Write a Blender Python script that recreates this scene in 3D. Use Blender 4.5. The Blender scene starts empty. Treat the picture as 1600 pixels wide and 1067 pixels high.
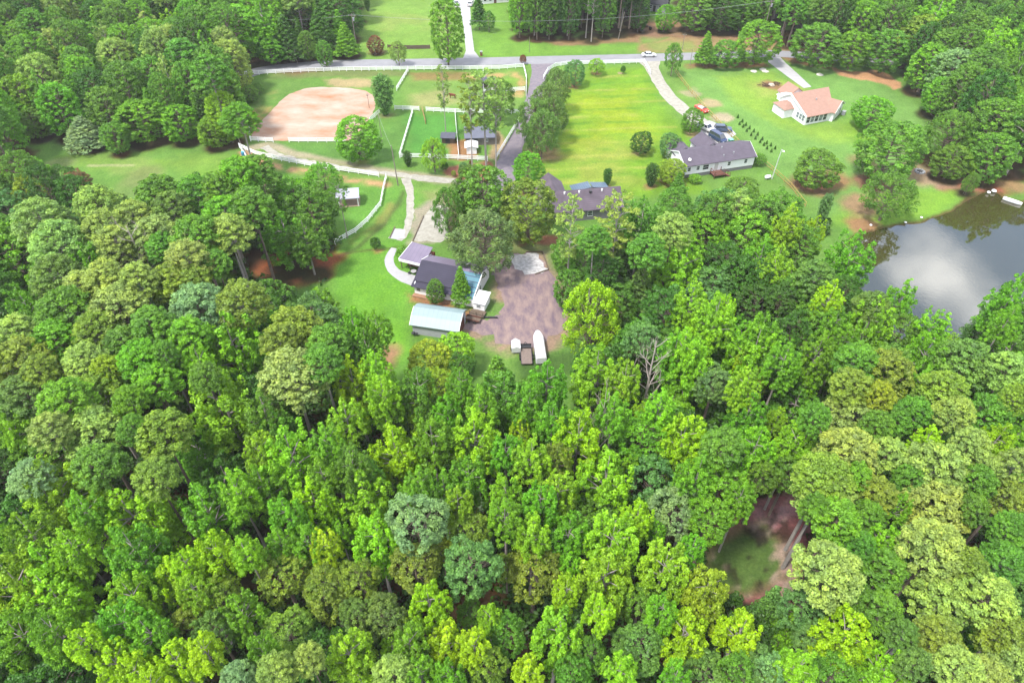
import bpy, bmesh, math, random
import numpy as np
from mathutils import Vector, Matrix
SC = bpy.context.scene
COL = SC.collection
rnd = random.Random(7)
rng = np.random.default_rng(7)

# ------------------------------------------------------------------ camera, sky, sun, exposure
CAM_H = 88.0; PITCH = math.radians(43.7); FPX = 1067.0
cam = bpy.data.cameras.new('camera'); cam.lens = 24.0; cam.sensor_width = 36.0
cam.clip_start = 1; cam.clip_end = 6000
camo = bpy.data.objects.new('camera', cam); COL.objects.link(camo)
camo.location = (0, 0, CAM_H); camo.rotation_euler = (math.pi/2 - PITCH, 0, 0)
SC.camera = camo

SUN_EL = math.radians(63); SUN_AZ = math.radians(-128)      # azimuth clockwise from +Y
w = bpy.data.worlds.new("World"); SC.world = w; w.use_nodes = True
nt = w.node_tree; nt.nodes.clear()
def N(nt, t, **k):
    n = nt.nodes.new(t)
    for a, b in k.items(): setattr(n, a, b)
    return n
sky = N(nt, 'ShaderNodeTexSky', sky_type='NISHITA', sun_disc=False, sun_elevation=SUN_EL, sun_rotation=SUN_AZ, altitude=200)
sky.dust_density = .5; sky.ozone_density = 2.0
tc = N(nt, 'ShaderNodeTexCoord')
mp = N(nt, 'ShaderNodeMapping'); mp.inputs['Scale'].default_value = (1, 1, 1.9); mp.inputs['Location'].default_value = (0.9, 2.2, 0.7)
no = N(nt, 'ShaderNodeTexNoise'); no.inputs['Scale'].default_value = 3.0; no.inputs['Detail'].default_value = 7; no.inputs['Roughness'].default_value = .52
rp = N(nt, 'ShaderNodeValToRGB'); rp.color_ramp.elements[0].position = .42; rp.color_ramp.elements[1].position = .53
mx = N(nt, 'ShaderNodeMixRGB'); mx.inputs[2].default_value = (8.4, 8.5, 8.9, 1)
bg = N(nt, 'ShaderNodeBackground'); bg.inputs['Strength'].default_value = 0.14
wo = N(nt, 'ShaderNodeOutputWorld')
L = nt.links.new
L(tc.outputs['Generated'], mp.inputs[0]); L(mp.outputs[0], no.inputs['Vector']); L(no.outputs[0], rp.inputs[0])
L(rp.outputs[0], mx.inputs[0]); L(sky.outputs[0], mx.inputs[1]); L(mx.outputs[0], bg.inputs[0]); L(bg.outputs[0], wo.inputs[0])
sun = bpy.data.lights.new('sun', 'SUN'); sun.energy = 2.7; sun.angle = math.radians(9); sun.color = (1, .96, .88)
suno = bpy.data.objects.new('sun', sun); COL.objects.link(suno)
sd = Vector((math.sin(SUN_AZ)*math.cos(SUN_EL), math.cos(SUN_AZ)*math.cos(SUN_EL), math.sin(SUN_EL)))
suno.rotation_euler = sd.to_track_quat('Z', 'Y').to_euler(); suno.location = (0, 0, 200)
SC.view_settings.view_transform = 'Standard'; SC.view_settings.look = 'None'
SC.view_settings.gamma = 1; SC.view_settings.exposure = 1.5
SC.cycles.max_bounces = 5; SC.cycles.diffuse_bounces = 3; SC.cycles.transmission_bounces = 3; SC.cycles.transparent_max_bounces = 6

# ------------------------------------------------------------------ measuring the photograph
_s, _c = math.sin(PITCH), math.cos(PITCH)
def W(u, v, z=0.0):
    """point of the photo (1600x1067) -> world x, y at height z"""
    a = (u-800)/FPX; b = (533.5-v)/FPX
    dy = _c+b*_s; dz = -_s+b*_c; t = (z-CAM_H)/dz
    return (a*t, dy*t)
def PX(x, y, z):
    d = y*_c + (CAM_H-z)*_s
    up = y*_s - (CAM_H-z)*_c
    return 800+FPX*x/d, 533.5-FPX*up/d, d
def s2l(c, k=1.0):
    o = []
    for q in c:
        q = q/255.0
        o.append((q/12.92 if q <= .04045 else ((q+.055)/1.055)**2.4)*k)
    return tuple(o)
GK = 0.66                                       # reflectance at the exposure used
K = 0.46                                        # photo colour -> surface colour

# ------------------------------------------------------------------ tagging
def tag(o, label=None, cat=None, group=None, kind=None):
    if label: o['label'] = label
    if cat: o['category'] = cat
    if group: o['group'] = group
    if kind: o['kind'] = kind
    return o
def empty(name, loc, rz=0, sc=(1, 1, 1), **t):
    o = bpy.data.objects.new(name, None); COL.objects.link(o); o.empty_display_size = .5
    o.location = loc; o.rotation_euler = (0, 0, rz); o.scale = sc
    return tag(o, **t)

# ------------------------------------------------------------------ materials
MATS = {}
def mat(name, col, rough=.8, noise=0.15, scale=1.5, metal=0, spec=.3, bump=0, col2=None, detail=5, stretch=None):
    if name in MATS: return MATS[name]
    col = tuple(q*GK for q in col); col2 = tuple(q*GK for q in col2) if col2 else None
    m = bpy.data.materials.new(name); m.use_nodes = True; MATS[name] = m
    nt = m.node_tree; b = nt.nodes['Principled BSDF']
    b.inputs['Roughness'].default_value = rough; b.inputs['Metallic'].default_value = metal
    b.inputs['Specular IOR Level'].default_value = spec
    if noise > 0 or col2:
        g = N(nt, 'ShaderNodeNewGeometry'); n = N(nt, 'ShaderNodeTexNoise'); n.inputs['Scale'].default_value = scale
        n.inputs['Detail'].default_value = detail; n.inputs['Roughness'].default_value = .65
        r = N(nt, 'ShaderNodeValToRGB'); r.color_ramp.elements[0].position = .3; r.color_ramp.elements[1].position = .7
        c2 = col2 if col2 else tuple(min(1, q*(1+noise)) for q in col)
        c1 = col if col2 else tuple(q*(1-noise) for q in col)
        r.color_ramp.elements[0].color = (*c1, 1); r.color_ramp.elements[1].color = (*c2, 1)
        if stretch:
            sm = N(nt, 'ShaderNodeMapping'); sm.inputs['Scale'].default_value = stretch; sm.inputs['Rotation'].default_value = (0, 0, .25); nt.links.new(g.outputs['Position'], sm.inputs[0]); nt.links.new(sm.outputs[0], n.inputs['Vector'])
        else: nt.links.new(g.outputs['Position'], n.inputs['Vector'])
        nt.links.new(n.outputs[0], r.inputs[0]); nt.links.new(r.outputs[0], b.inputs['Base Color'])
        if bump:
            bp = N(nt, 'ShaderNodeBump'); bp.inputs['Strength'].default_value = bump; bp.inputs['Distance'].default_value = .1
            nt.links.new(n.outputs[0], bp.inputs['Height']); nt.links.new(bp.outputs[0], b.inputs['Normal'])
    else: b.inputs['Base Color'].default_value = (*col, 1)
    return m
def stripes(name, col, dark, axis, period, width, rough=.5, noise=.1, nscale=.6, spec=.3):
    """ribbed metal or shingle courses: thin darker lines along one local axis"""
    if name in MATS: return MATS[name]
    col = tuple(q*GK for q in col); dark = tuple(q*GK for q in dark)
    m = bpy.data.materials.new(name); m.use_nodes = True; MATS[name] = m
    nt = m.node_tree; b = nt.nodes['Principled BSDF']; b.inputs['Roughness'].default_value = rough
    b.inputs['Specular IOR Level'].default_value = spec
    t = N(nt, 'ShaderNodeTexCoord'); sp = N(nt, 'ShaderNodeSeparateXYZ'); nt.links.new(t.outputs['Object'], sp.inputs[0])
    a = N(nt, 'ShaderNodeMath', operation='DIVIDE'); a.inputs[1].default_value = period; nt.links.new(sp.outputs[axis], a.inputs[0])
    f = N(nt, 'ShaderNodeMath', operation='FRACT'); nt.links.new(a.outputs[0], f.inputs[0])
    l = N(nt, 'ShaderNodeMath', operation='LESS_THAN'); l.inputs[1].default_value = width/period; nt.links.new(f.outputs[0], l.inputs[0])
    n = N(nt, 'ShaderNodeTexNoise'); n.inputs['Scale'].default_value = nscale; n.inputs['Detail'].default_value = 6
    nt.links.new(t.outputs['Object'], n.inputs['Vector'])
    r = N(nt, 'ShaderNodeValToRGB'); r.color_ramp.elements[0].position = .3; r.color_ramp.elements[1].position = .7
    r.color_ramp.elements[0].color = (*[q*(1-noise) for q in col], 1); r.color_ramp.elements[1].color = (*[min(1, q*(1+noise)) for q in col], 1)
    nt.links.new(n.outputs[0], r.inputs[0])
    mx = N(nt, 'ShaderNodeMixRGB'); mx.inputs[2].default_value = (*dark, 1)
    nt.links.new(l.outputs[0], mx.inputs[0]); nt.links.new(r.outputs[0], mx.inputs[1]); nt.links.new(mx.outputs[0], b.inputs['Base Color'])
    return m

def foliage_mat():
    m = bpy.data.materials.new('foliage'); m.use_nodes = True; nt = m.node_tree; nt.nodes.clear()
    oi = N(nt, 'ShaderNodeObjectInfo'); at = N(nt, 'ShaderNodeAttribute', attribute_name='leafvar')
    # brightness per leaf clump and per leaf, a little yellow on the young tips
    r = N(nt, 'ShaderNodeValToRGB')
    e = r.color_ramp.elements; e[0].position = 0; e[0].color = (.46, .51, .46, 1); e[1].position = 1; e[1].color = (1.50, 1.46, 1.15, 1)
    mid = e.new(.5); mid.color = (.98, 1.0, .98, 1)
    nt.links.new(at.outputs['Fac'], r.inputs[0])
    mu = N(nt, 'ShaderNodeMixRGB', blend_type='MULTIPLY'); mu.inputs[0].default_value = 1
    nt.links.new(oi.outputs['Color'], mu.inputs[1]); nt.links.new(r.outputs[0], mu.inputs[2])
    gp = N(nt, 'ShaderNodeNewGeometry'); hn = N(nt, 'ShaderNodeTexNoise'); hn.inputs['Scale'].default_value = .42; hn.inputs['Detail'].default_value = 3
    hr = N(nt, 'ShaderNodeValToRGB'); hr.color_ramp.elements[0].position = .32; hr.color_ramp.elements[0].color = (.88, .92, .88, 1); hr.color_ramp.elements[1].position = .68; hr.color_ramp.elements[1].color = (1.22, 1.12, .80, 1)
    nt.links.new(gp.outputs['Position'], hn.inputs['Vector']); nt.links.new(hn.outputs[0], hr.inputs[0])
    m0 = mu; mu = N(nt, 'ShaderNodeMixRGB', blend_type='MULTIPLY'); mu.inputs[0].default_value = 1
    nt.links.new(m0.outputs[0], mu.inputs[1]); nt.links.new(hr.outputs[0], mu.inputs[2])
    d = N(nt, 'ShaderNodeBsdfDiffuse'); tr = N(nt, 'ShaderNodeBsdfTranslucent'); gl = N(nt, 'ShaderNodeBsdfGlossy')
    gl.inputs['Roughness'].default_value = .5; gl.inputs['Color'].default_value = (.9, .95, .9, 1)
    nt.links.new(mu.outputs[0], d.inputs[0]); nt.links.new(mu.outputs[0], tr.inputs[0])
    a = N(nt, 'ShaderNodeMixShader'); a.inputs[0].default_value = .26; nt.links.new(d.outputs[0], a.inputs[1]); nt.links.new(tr.outputs[0], a.inputs[2])
    b = N(nt, 'ShaderNodeMixShader'); b.inputs[0].default_value = .02; nt.links.new(a.outputs[0], b.inputs[1]); nt.links.new(gl.outputs[0], b.inputs[2])
    o = N(nt, 'ShaderNodeOutputMaterial'); nt.links.new(b.outputs[0], o.inputs[0])
    return m
FOL = foliage_mat()
BARK = mat('bark', (.17, .13, .10), .9, .35, 3)
BARKG = mat('grey_bark', (.36, .32, .29), .9, .2, 3)

# ------------------------------------------------------------------ mesh collecting
class MB:
    def __init__(s): s.v = []; s.f = []
    def add(s, vs, fs):
        o = len(s.v); s.v += [tuple(p) for p in vs]; s.f += [tuple(i+o for i in f) for f in fs]; return s
    def box(s, x0, x1, y0, y1, z0, z1):
        return s.add([(x0,y0,z0),(x1,y0,z0),(x1,y1,z0),(x0,y1,z0),(x0,y0,z1),(x1,y0,z1),(x1,y1,z1),(x0,y1,z1)],
                     [(3,2,1,0),(4,5,6,7),(0,1,5,4),(1,2,6,5),(2,3,7,6),(3,0,4,7)])
    def bar(s, p, q, wd, ht):
        """rectangular bar from p to q, wd across, ht up"""
        p = Vector(p); q = Vector(q); d = (q-p)
        h = Vector((d.x, d.y, 0)); n = Vector((-h.y, h.x, 0)).normalized()*wd/2 if h.length > 1e-5 else Vector((wd/2, 0, 0))
        u = Vector((0, 0, ht/2)) if h.length > 1e-5 else Vector((0, ht/2, 0))
        return s.add([p-n-u, p+n-u, p+n+u, p-n+u, q-n-u, q+n-u, q+n+u, q-n+u],
                     [(0,1,2,3),(7,6,5,4),(0,4,5,1),(1,5,6,2),(2,6,7,3),(3,7,4,0)])
    def tube(s, pts, rs, n=6):
        o = len(s.v); P = [Vector(p) for p in pts]
        for i, p in enumerate(P):
            d = (P[min(i+1, len(P)-1)]-P[max(i-1, 0)]).normalized()
            a = d.orthogonal().normalized(); b = d.cross(a)
            if abs(d.z) > .9: a = Vector((1, 0, 0)); a = (a-d*a.dot(d)).normalized(); b = d.cross(a)
            for k in range(n):
                t = 2*math.pi*k/n; s.v.append(tuple(p+(a*math.cos(t)+b*math.sin(t))*rs[i]))
        for i in range(len(P)-1):
            for k in range(n):
                k2 = (k+1) % n; s.f.append((o+i*n+k, o+i*n+k2, o+(i+1)*n+k2, o+(i+1)*n+k))
        s.f.append(tuple(o+k for k in range(n))[::-1]); s.f.append(tuple(o+(len(P)-1)*n+k for k in range(n)))
        return s
    def slab(s, quad, t):
        """roof slab: top face quad (or polygon), thickness t downward"""
        n = len(quad); top = [Vector(p) for p in quad]; bot = [p-Vector((0, 0, t)) for p in top]
        return s.add(top+bot, [tuple(range(n)), tuple(range(2*n-1, n-1, -1))]+[(i, i+n, (i+1) % n+n, (i+1) % n) for i in range(n)])
    def loft(s, rings):
        o = len(s.v); n = len(rings[0])
        for r in rings: s.v += [tuple(p) for p in r]
        for i in range(len(rings)-1):
            for k in range(n):
                k2 = (k+1) % n; s.f.append((o+i*n+k, o+i*n+k2, o+(i+1)*n+k2, o+(i+1)*n+k))
        s.f.append(tuple(o+k for k in range(n))[::-1]); s.f.append(tuple(o+(len(rings)-1)*n+k for k in range(n)))
        return s
    def build(s, name, m, parent=None, smooth=False, loc=None):
        me = bpy.data.meshes.new(name); me.from_pydata(s.v, [], s.f); me.update()
        bm = bmesh.new(); bm.from_mesh(me); bmesh.ops.recalc_face_normals(bm, faces=bm.faces); bm.to_mesh(me); bm.free()
        if m: me.materials.append(m)
        if smooth: me.polygons.foreach_set('use_smooth', [True]*len(me.polygons))
        o = bpy.data.objects.new(name, me); COL.objects.link(o)
        if parent: o.parent = parent
        if loc: o.location = loc
        return o

# ------------------------------------------------------------------ polygons of the ground, read off the photo
def PW(pts, z=0): return [W(u, v, z) for u, v in pts]
def inpoly(X, Y, poly):
    r = np.zeros(X.shape, bool); n = len(poly)
    for i in range(n):
        x0, y0 = poly[i]; x1, y1 = poly[(i+1) % n]
        if y0 == y1: continue
        c = ((y0 > Y) != (y1 > Y)) & (X < (x1-x0)*(Y-y0)/(y1-y0)+x0)
        r ^= c
    return r
def segdist(X, Y, poly, closed=True):
    d = np.full(X.shape, 1e9); n = len(poly)
    for i in range(n if closed else n-1):
        x0, y0 = poly[i]; x1, y1 = poly[(i+1) % n]
        dx, dy = x1-x0, y1-y0; l2 = dx*dx+dy*dy+1e-9
        t = np.clip(((X-x0)*dx+(Y-y0)*dy)/l2, 0, 1)
        d = np.minimum(d, np.hypot(X-x0-t*dx, Y-y0-t*dy))
    return d

POND = [(1322,388),(1334,372),(1348,362),(1372,356),(1400,351),(1440,346),(1462,339),(1484,330),(1506,317),(1528,305),(1546,298),(1562,301),(1574,312),(1596,316),(1640,312),(1720,330),
        (1740,420),(1660,470),(1600,500),(1550,540),(1500,575),(1450,560),(1400,520),(1365,480),(1335,430)]
POND_W = PW(POND)
ARENA = [(392,206),(394,214),(400,219),(470,221),(545,220),(556,210),(572,192),(582,178),(586,166),(585,150),(572,142),(548,138),(500,136),(474,139),(452,147),(436,160),(412,186)]
YARD = [(800,398),(830,395),(850,410),(862,428),(868,446),(886,478),(889,500),(866,520),(858,534),(830,545),(790,540),(770,525),(738,518),(722,508),(733,498),(762,500),(780,492),(784,472),(778,450),(768,432),(775,410)]

# value noise
def vnoise(X, Y, sc, seed):
    g = np.random.default_rng(seed).random((256, 256)); x = X/sc+1000.3; y = Y/sc+1000.7
    xi = np.floor(x).astype(int); yi = np.floor(y).astype(int); fx = x-xi; fy = y-yi
    fx = fx*fx*(3-2*fx); fy = fy*fy*(3-2*fy)
    a = g[xi % 256, yi % 256]; b = g[(xi+1) % 256, yi % 256]; c = g[xi % 256, (yi+1) % 256]; d = g[(xi+1) % 256, (yi+1) % 256]
    return (a*(1-fx)+b*fx)*(1-fy)+(c*(1-fx)+d*fx)*fy
def fbm(X, Y, sc, seed):
    return (vnoise(X, Y, sc, seed)+.5*vnoise(X, Y, sc/2.1, seed+1)+.25*vnoise(X, Y, sc/4.3, seed+2))/1.75

# ------------------------------------------------------------------ ground sheet
FLOOR_DISCS = []      # filled by the woods: (x, y, r)
def gc(c):
    r, g, b = c
    if g > r+4 and g > b+10 and g > 120: r, g, b = min(r+.03*g, .93*g), g*.965, b+6
    return s2l((r, g, b), K*GK)
def make_ground():
    xs = np.concatenate([np.linspace(-2500, -340, 12), np.arange(-330, -190, 6), np.arange(-190, 190.1, .62), np.arange(196, 330, 6), np.linspace(340, 2500, 12)])
    ys = np.concatenate([np.linspace(-1200, -30, 10), np.arange(-24, 32, 4), np.arange(34, 312, .62), np.arange(316, 420, 6), np.linspace(430, 4500, 14)])
    X, Y = np.meshgrid(xs, ys, indexing='xy'); nx, ny = len(xs), len(ys)
    warpx = (fbm(X, Y, 3.0, 11)-.5)*2.6+(fbm(X, Y, 9, 15)-.5)*3; warpy = (fbm(X, Y, 3.0, 21)-.5)*2.6+(fbm(X, Y, 9, 25)-.5)*3
    C = np.empty(X.shape+(3,))
    G1 = np.array(gc((108, 176, 66))); G2 = np.array(gc((140, 196, 82))); 
    n = fbm(X, Y, 14, 3)[..., None]; C[:] = G1*(1-n)+G2*n
    def blend(mask, col): 
        C[:] = C*(1-mask[..., None])+np.array(col)*mask[..., None]
    def poly(pts, col, edge=1.5, a=1.0, pat=None, world=False):
        P = pts if world else PW(pts)
        x0 = min(p[0] for p in P)-6; x1 = max(p[0] for p in P)+6; y0 = min(p[1] for p in P)-6; y1 = max(p[1] for p in P)+6
        i0, i1 = np.searchsorted(xs, [x0, x1]); j0, j1 = np.searchsorted(ys, [y0, y1])
        sl = (slice(j0, j1), slice(i0, i1)); Xs = X[sl]+warpx[sl]; Ys = Y[sl]+warpy[sl]
        d = segdist(Xs, Ys, P)*np.where(inpoly(Xs, Ys, P), 1, -1)
        m = np.clip(d/edge+.5, 0, 1)*a
        if pat is not None: 
            sc, lo, hi, sd = pat; m = m*np.clip((fbm(X[sl], Y[sl], sc, sd)-lo)/(hi-lo), 0, 1)
        sub = C[sl]; sub[:] = sub*(1-m[..., None])+np.array(gc(col))*m[..., None]
    def line(pts, wd, col, edge=.8, a=1.0, pat=None):
        P = PW(pts); x0 = min(p[0] for p in P)-6; x1 = max(p[0] for p in P)+6; y0 = min(p[1] for p in P)-6; y1 = max(p[1] for p in P)+6
        i0, i1 = np.searchsorted(xs, [x0, x1]); j0, j1 = np.searchsorted(ys, [y0, y1])
        sl = (slice(j0, j1), slice(i0, i1)); Xs = X[sl]+warpx[sl]*.35; Ys = Y[sl]+warpy[sl]*.35
        d = wd/2-segdist(Xs, Ys, P, False); m = np.clip(d/edge+.5, 0, 1)*a
        if pat is not None:
            sc, lo, hi, sd = pat; m = m*np.clip((fbm(X[sl], Y[sl], sc, sd)-lo)/(hi-lo), 0, 1)
        sub = C[sl]; sub[:] = sub*(1-m[..., None])+np.array(gc(col))*m[..., None]
    def spot(u, v, r, col, a=1.0):
        x, y = W(u, v); poly([(x+r*math.cos(t), y+r*math.sin(t)) for t in np.linspace(0, 6.28, 10)[:-1]], col, r*.6, a, world=True)
    # lawns
    poly([(560,0),(720,0),(732,92),(600,96),(560,90)], (150,208,82), 4, .8); poly([(585,20),(700,10),(690,50),(600,52)], (172,205,100), 6, .6, (9,.35,.65,31))
    poly([(745,0),(830,0),(850,70),(1000,72),(1000,80),(745,92)], (138,205,72), 4, .9)
    poly([(885,112),(1005,104),(1040,165),(1085,215),(1060,240),(1110,300),(960,310),(930,290),(850,288),(830,262),(832,215),(868,150)], (140,203,52), 4, .95)
    poly([(895,150),(1000,135),(1035,200),(1000,240),(880,235)], (178,214,48), 8, .75, (11,.32,.6,41))
    poly([(870,225),(1010,215),(1000,290),(850,285)], (172,202,80), 7, .8, (8,.3,.6,45))
    for k in range(17):      # mowing passes
        v = 118+k*10.2; line([(880-(k*2.2), v+5), (960, v+2), (1030+k*3, v-1)], 1.3+.6*(k % 3 == 0), [(206,216,96), (112,186,50)][k % 2], .7, .62, (5,.30,.62,50+k))
    poly([(1060,112),(1190,100),(1330,100),(1440,170),(1460,210),(1560,290),(1400,340),(1300,340),(1230,290),(1110,170)], (138,202,92), 5, .9)
    poly([(1120,120),(1200,112),(1262,140),(1205,175),(1260,196),(1330,192),(1370,215),(1300,225),(1200,190),(1150,160)], (158,212,74), 4, .85)
    poly([(1170,130),(1240,128),(1260,142),(1215,148),(1185,150)], (185,212,100), 4, .7)
    poly([(1320,180),(1400,190),(1420,230),(1340,230)], (140,212,50), 5, .7)
    poly([(1395,295),(1530,296),(1470,336),(1400,350),(1340,360),(1300,345),(1330,310)], (148,212,62), 4, .8)
    poly([(-60,214),(0,216),(370,236),(390,262),(330,280),(180,300),(130,290),(60,240)], (128,192,78), 4, .7); poly([(60,240),(370,245),(360,262),(110,262)], (150,205,76), 5, .7, (9,.35,.6,61))
    poly([(300,270),(360,255),(400,262),(330,310),(280,320)], (128,205,45), 5, .7)
    poly([(500,400),(560,380),(640,375),(650,400),(640,480),(640,560),(600,585),(560,560),(520,440)], (124,202,62), 3, .9)
    poly([(560,430),(640,430),(640,560),(590,560)], (132,212,54), 6, .8, (7,.35,.6,71))
    poly([(400,222),(560,225),(640,180),(660,200),(625,270),(560,262),(440,236)], (112,176,74), 3, .8)
    poly([(630,120),(820,112),(820,170),(620,172)], (140,192,84), 3, .7); poly([(640,150),(700,138),(720,160),(640,170)], (196,196,128), 4, .8)
    poly([(630,180),(715,178),(720,240),(640,240)], (98,186,70), 3, .8)
    poly([(560,275),(640,300),(650,360),(600,370),(530,380),(540,320)], (118,196,70), 3, .7)
    # bare strips and banks
    poly([(1000,70),(1060,56),(1200,56),(1250,66),(1260,82),(1000,82)], (196,166,118), 2, .95); poly([(1010,66),(1080,66),(1090,80),(1020,80)], (160,196,92), 3, .8)
    poly([(850,64),(1000,56),(1000,68),(870,72)], (186,146,112), 2, .9); poly([(1000,40),(1060,30),(1200,40),(1230,62),(1060,60),(1000,56)], (186,142,112), 2, .9)
    poly([(1296,106),(1330,112),(1372,108),(1394,120),(1408,134),(1400,140),(1376,130),(1340,126),(1312,118)], (240,184,136), 1, 1)
    poly([(1210,82),(1260,88),(1300,100),(1290,108),(1240,100)], (182,136,104), 2, .9); poly([(1075,100),(1190,96),(1200,104),(1150,108),(1080,108)], (178,132,98), 2, .9)
    poly([(410,110),(560,106),(640,112),(640,118),(420,124)], (146,168,92), 1.5, .8)
    poly([(510,126),(560,122),(596,128),(590,136),(520,136)], (220,196,148), 2, .9, (4,.3,.55,81)); poly([(640,114),(735,112),(735,124),(640,128)], (176,150,96), 2, .9)
    poly([(730,118),(810,112),(826,140),(815,152),(770,142),(740,124)], (228,192,130), 2, .9, (4,.3,.5,83)); poly([(770,126),(806,120),(812,138),(778,142)], (138,200,70), 1.5, .9)
    poly([(385,175),(400,170),(412,150),(436,142),(430,160),(406,190),(395,208),(385,215)], (216,176,120), 2, .85, (4,.3,.55,85))
    poly([(405,120),(450,120),(500,136),(440,150),(400,185),(388,170)], (122,176,76), 2, .7)
    poly([(374,236),(392,232),(410,244),(400,256),(380,262)], (232,180,140), 1.5, .95)
    line([(386,246),(440,262),(500,275),(560,283),(600,289)], 2.6, (228,184,136), 1.6, .95, (4,.3,.5,87))
    line([(395,231),(420,226),(460,240),(500,250),(560,262),(625,272),(700,282),(745,284)], 3.4, (214,200,170), 1.6, .9)
    poly([(400,236),(440,240),(600,270),(560,272),(420,250)], (144,182,84), 2, .6)
    poly([(690,262),(770,254),(785,272),(770,285),(740,284),(700,276)], (192,128,106), 1.2, 1)
    poly([(700,222),(735,218),(745,250),(705,250)], (208,150,110), 1.5, .9); poly([(770,200),(786,206),(795,226),(780,250),(765,250)], (222,190,150), 1.5, .9)
    poly([(830,118),(850,112),(842,160),(826,236),(812,250),(806,225),(815,180)], (124,164,84), 1.5, .7)
    poly([(770,400),(790,392),(850,392),(880,440),(900,482),(892,515),(860,550),(780,548),(735,528),(706,512),(740,492),(770,480)], (206,166,152), 2.5, .85, (3,.25,.5,97))
    poly([(640,460),(700,474),(740,485),(738,500),(680,486),(642,470)], (206,142,108), 1.5, .95)
    poly([(800,560),(900,545),(905,580),(820,600)], (92,138,58), 2.5, .9); poly([(745,500),(790,490),(796,478),(770,470),(750,482)], (124,186,76), 1.5, .9)
    poly([(540,350),(600,335),(640,300),(655,300),(652,365),(540,385)], (126,194,72), 3, .6)
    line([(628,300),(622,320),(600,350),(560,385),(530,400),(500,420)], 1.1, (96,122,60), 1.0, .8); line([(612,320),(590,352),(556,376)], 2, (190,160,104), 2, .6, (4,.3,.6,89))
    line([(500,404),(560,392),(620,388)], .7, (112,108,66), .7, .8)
    poly([(380,400),(440,380),(520,390),(540,400),(500,440),(440,450),(400,440)], (182,104,72), 3, .95)
    poly([(480,400),(520,395),(512,430),(480,440)], (196,112,80), 3, .9)
    poly([(640,330),(690,300),(700,340),(684,376),(640,384)], (210,194,176), 1.5, .85)
    poly([(655,300),(720,290),(740,320),(690,330)], (168,186,110), 2.5, .7)
    poly([(780,370),(880,366),(880,392),(790,396)], (150,166,96), 2, .8); poly([(815,366),(880,366),(876,378),(820,384)], (184,120,96), 1.2, .9)
    poly([(965,470),(1010,450),(1030,560),(960,560)], (146,70,66), 3, .95)
    # right-hand trees' straw rings, pond banks
    for u, v, r, c in [(1268,290,5,(186,128,106)),(1300,280,4,(196,150,110)),(1358,284,4.5,(176,122,104)),(1380,276,3,(160,110,96)),(1348,350,3.6,(200,146,112)),(1345,320,5,(200,160,128)),(1352,254,4,(176,170,110)),
                       (897,134,2.2,(188,136,110)),(932,115,1.6,(196,160,116)),(973,116,.9,(225,196,160)),(1078,210,1.7,(206,180,130)),(998,240,1.4,(206,180,130)),(948,291,1.2,(205,160,110)),(1016,293,1.6,(196,160,110)),(1050,285,3,(176,132,90)),
                       (1203,133,3.2,(176,130,100)),(1540,292,5.5,(190,106,90)),(1480,290,3.5,(196,132,110)),(1460,262,7,(190,170,132)),(1440,275,5,(206,176,142)),(1470,280,5,(206,176,150)),(1515,292,3,(196,132,110)),(1585,292,3,(206,166,120)),
                       (563,252,2.5,(136,160,80)),(603,180,2,(150,160,90)),(826,300,3,(178,142,96)),(845,240,5,(176,150,110)),(480,262,0.1,(0,0,0)),(500,75,6,(178,124,96)),(590,82,3,(170,150,96)),(470,98,9,(176,124,100)),(1110,162,3,(214,190,150)),
                       (1080,145,3,(200,190,150)),(1128,186,3.2,(226,206,176)),(588,392,1.2,(210,170,110)),(745,345,9,(120,110,80)),(600,560,3,(200,150,120)),(1005,45,10,(190,150,120))]:
        if r > .2: spot(u, v, r, c, .9)
    for u, v, r, c in [(90,259,4,(196,206,130)),(200,259,5,(166,198,104)),(225,275,5,(176,174,116)),(210,292,5,(150,184,100)),(560,240,0,0),(330,262,7,(150,205,80)),(180,245,8,(150,202,84))]:
        if r: spot(u, v, r, c, .5)
    line([(136,259),(170,258),(206,259)], .8, (226,222,170), .6, .8)
    # the lower clearing
    poly([(1090,880),(1110,820),(1180,770),(1290,760),(1290,830),(1250,960),(1200,990),(1130,930)], (176,112,112), 3, 1)
    poly([(1085,890),(1130,830),(1185,812),(1222,842),(1216,890),(1175,930),(1120,925)], (104,150,62), 2.5, .97)
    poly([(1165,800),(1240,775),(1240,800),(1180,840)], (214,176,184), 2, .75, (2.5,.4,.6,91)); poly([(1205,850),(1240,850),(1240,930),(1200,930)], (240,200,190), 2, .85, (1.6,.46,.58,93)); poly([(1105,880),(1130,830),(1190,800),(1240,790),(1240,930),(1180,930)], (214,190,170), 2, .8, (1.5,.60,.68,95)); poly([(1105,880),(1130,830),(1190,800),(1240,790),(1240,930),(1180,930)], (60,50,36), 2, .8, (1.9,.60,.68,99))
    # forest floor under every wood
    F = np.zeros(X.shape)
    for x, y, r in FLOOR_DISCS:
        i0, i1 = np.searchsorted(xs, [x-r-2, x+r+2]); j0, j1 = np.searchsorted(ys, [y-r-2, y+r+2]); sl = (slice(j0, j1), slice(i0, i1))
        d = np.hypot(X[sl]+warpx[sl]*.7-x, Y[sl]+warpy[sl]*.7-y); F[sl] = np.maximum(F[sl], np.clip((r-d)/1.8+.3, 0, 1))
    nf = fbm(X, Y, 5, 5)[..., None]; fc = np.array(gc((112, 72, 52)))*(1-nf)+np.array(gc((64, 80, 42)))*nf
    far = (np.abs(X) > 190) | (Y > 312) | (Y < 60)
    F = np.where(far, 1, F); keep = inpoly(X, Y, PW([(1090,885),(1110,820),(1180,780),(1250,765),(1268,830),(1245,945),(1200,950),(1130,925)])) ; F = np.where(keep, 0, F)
    C[:] = C*(1-F[..., None])+fc*F[..., None]
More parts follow.
